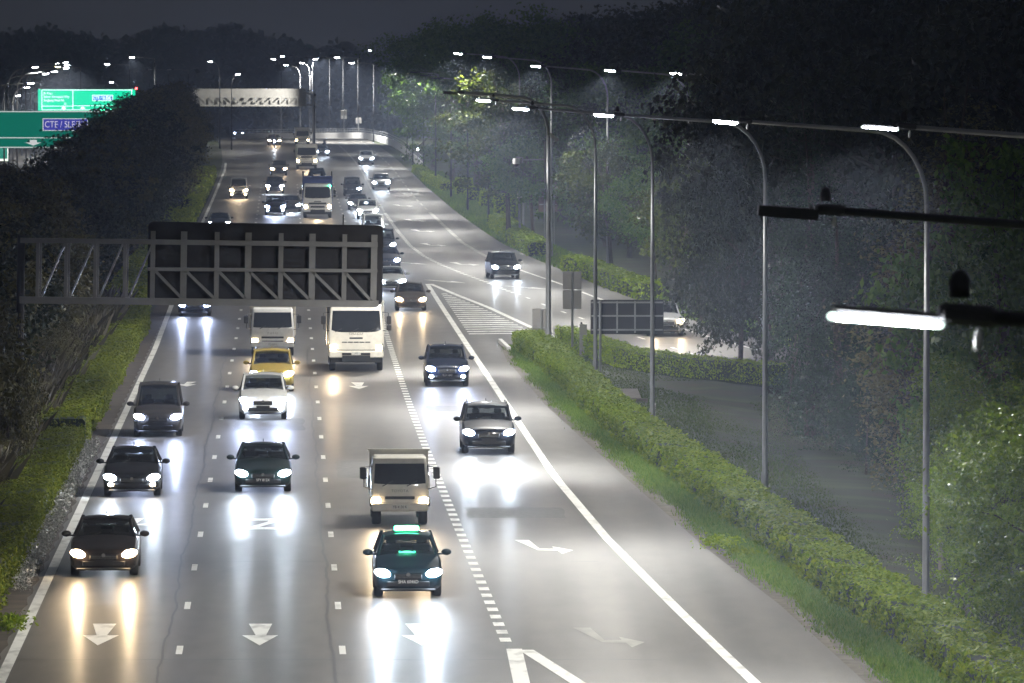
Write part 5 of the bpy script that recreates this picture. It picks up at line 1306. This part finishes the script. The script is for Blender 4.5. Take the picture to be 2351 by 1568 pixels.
# motorcycles with riders
def motorbike(px, py, label, rlabel, light=True):
    g = G(px, py); rot = heading(None, g.y)
    root = empty('motorcycle', tuple(g), rot, label=label, category='motorcycle')
    for y in (0, 1.32): wheel(root, 0, y, .3, .11)
    MB().tube([(0, 0, .3), (0, .28, .95)], .05, 6).obj('fork', M_DARKSTEEL, root)
    MB().tube([(-.36, .32, 1.05), (0, .24, .98), (.36, .32, 1.05)], .022, 6).obj('handlebar', M_DARKSTEEL, root)
    sharp(MB().loft([[(x * w_, y, z + zz * h) for x, zz in ((-1, 0), (-.6, 1), (.6, 1), (1, 0), (.5, -1), (-.5, -1))] for y, z, w_, h in ((.1, .8, .12, .15), (.4, .72, .18, .2), (.8, .7, .16, .14), (1.5, .78, .1, .06))]).obj('body', PT['black'], root), 50)
    MB().rbox((0, 1.0, .84), (.26, .75, .1), .03).obj('seat', M_SEAT, root)
    MB().ell((0, .06, .92), (.13, .08, .12)).obj('headlight', E_COOL, root)
    lowbeam(spot('headlight_beam', (0, -.08, .9), (0, -1, -.04), HEAD_W * .9, 110, .3, (.8, .88, 1), root).data)
    # rider: one skinned body
    J = [(0, .95, .95), (0, .9, 1.2), (0, .8, 1.45), (0, .76, 1.55), (0, .74, 1.68), (0, .73, 1.8),
         (-.2, .82, 1.42), (-.32, .6, 1.22), (-.33, .38, 1.1), (.2, .82, 1.42), (.32, .6, 1.22), (.33, .38, 1.1),
         (-.16, .8, .92), (-.24, .42, .85), (-.2, .62, .42), (-.2, .5, .34), (.16, .8, .92), (.24, .42, .85), (.2, .62, .42), (.2, .5, .34)]
    E = [(0, 1), (1, 2), (2, 3), (3, 4), (4, 5), (2, 6), (6, 7), (7, 8), (2, 9), (9, 10), (10, 11), (0, 12), (12, 13), (13, 14), (14, 15), (0, 16), (16, 17), (17, 18), (18, 19)]
    rad = [.17, .17, .18, .07, .12, .11, .08, .06, .05, .08, .06, .05, .1, .08, .06, .05, .1, .08, .06, .05]
    me = bpy.data.meshes.new('person'); me.from_pydata(J, E, []); me.update(); me.materials.append(simple('dark_jacket', (.03, .03, .035), .8))
    o = bpy.data.objects.new('person', me); COL.objects.link(o); o.location = g; o.rotation_euler = (0, 0, rot)
    o['label'] = rlabel; o['category'] = 'person'
    sk = o.modifiers.new('skin', 'SKIN')
    for i, sv in enumerate(me.skin_vertices[0].data): sv.radius = (rad[i], rad[i]); sv.use_root = (i == 0)
    ss = o.modifiers.new('sub', 'SUBSURF'); ss.levels = 1; ss.render_levels = 1
    hm = MB().ell((0, .74, 1.72), (.15, .17, .17), 12, 8).obj('helmet', M_BLACK, o, smooth=True)
motorbike(630, 340, 'motorcycle with a white headlight in front of the distant warm-lit car', 'rider in dark clothes on the motorcycle left of the far trucks')
motorbike(745, 356, 'motorcycle beside the half-hidden silver car', 'rider in dark clothes behind the half-hidden silver car')

# ------------------------------------------------------------------ haze
m = bpy.data.materials.new('haze'); m.use_nodes = True; n = m.node_tree; n.nodes.clear()
o_ = n.nodes.new('ShaderNodeOutputMaterial'); pv = n.nodes.new('ShaderNodeVolumePrincipled')
pv.inputs['Color'].default_value = (.62, .74, 1.0, 1); pv.inputs['Density'].default_value = HAZE_DENSITY; pv.inputs['Anisotropy'].default_value = .5
n.links.new(pv.outputs[0], o_.inputs['Volume'])
m.cycles.volume_sampling = 'EQUIANGULAR'
MB().box((0, 1100, 19), (1100, 2400, 44)).obj('haze', m, kind='stuff', label='thin night haze over the whole expressway', category='haze')
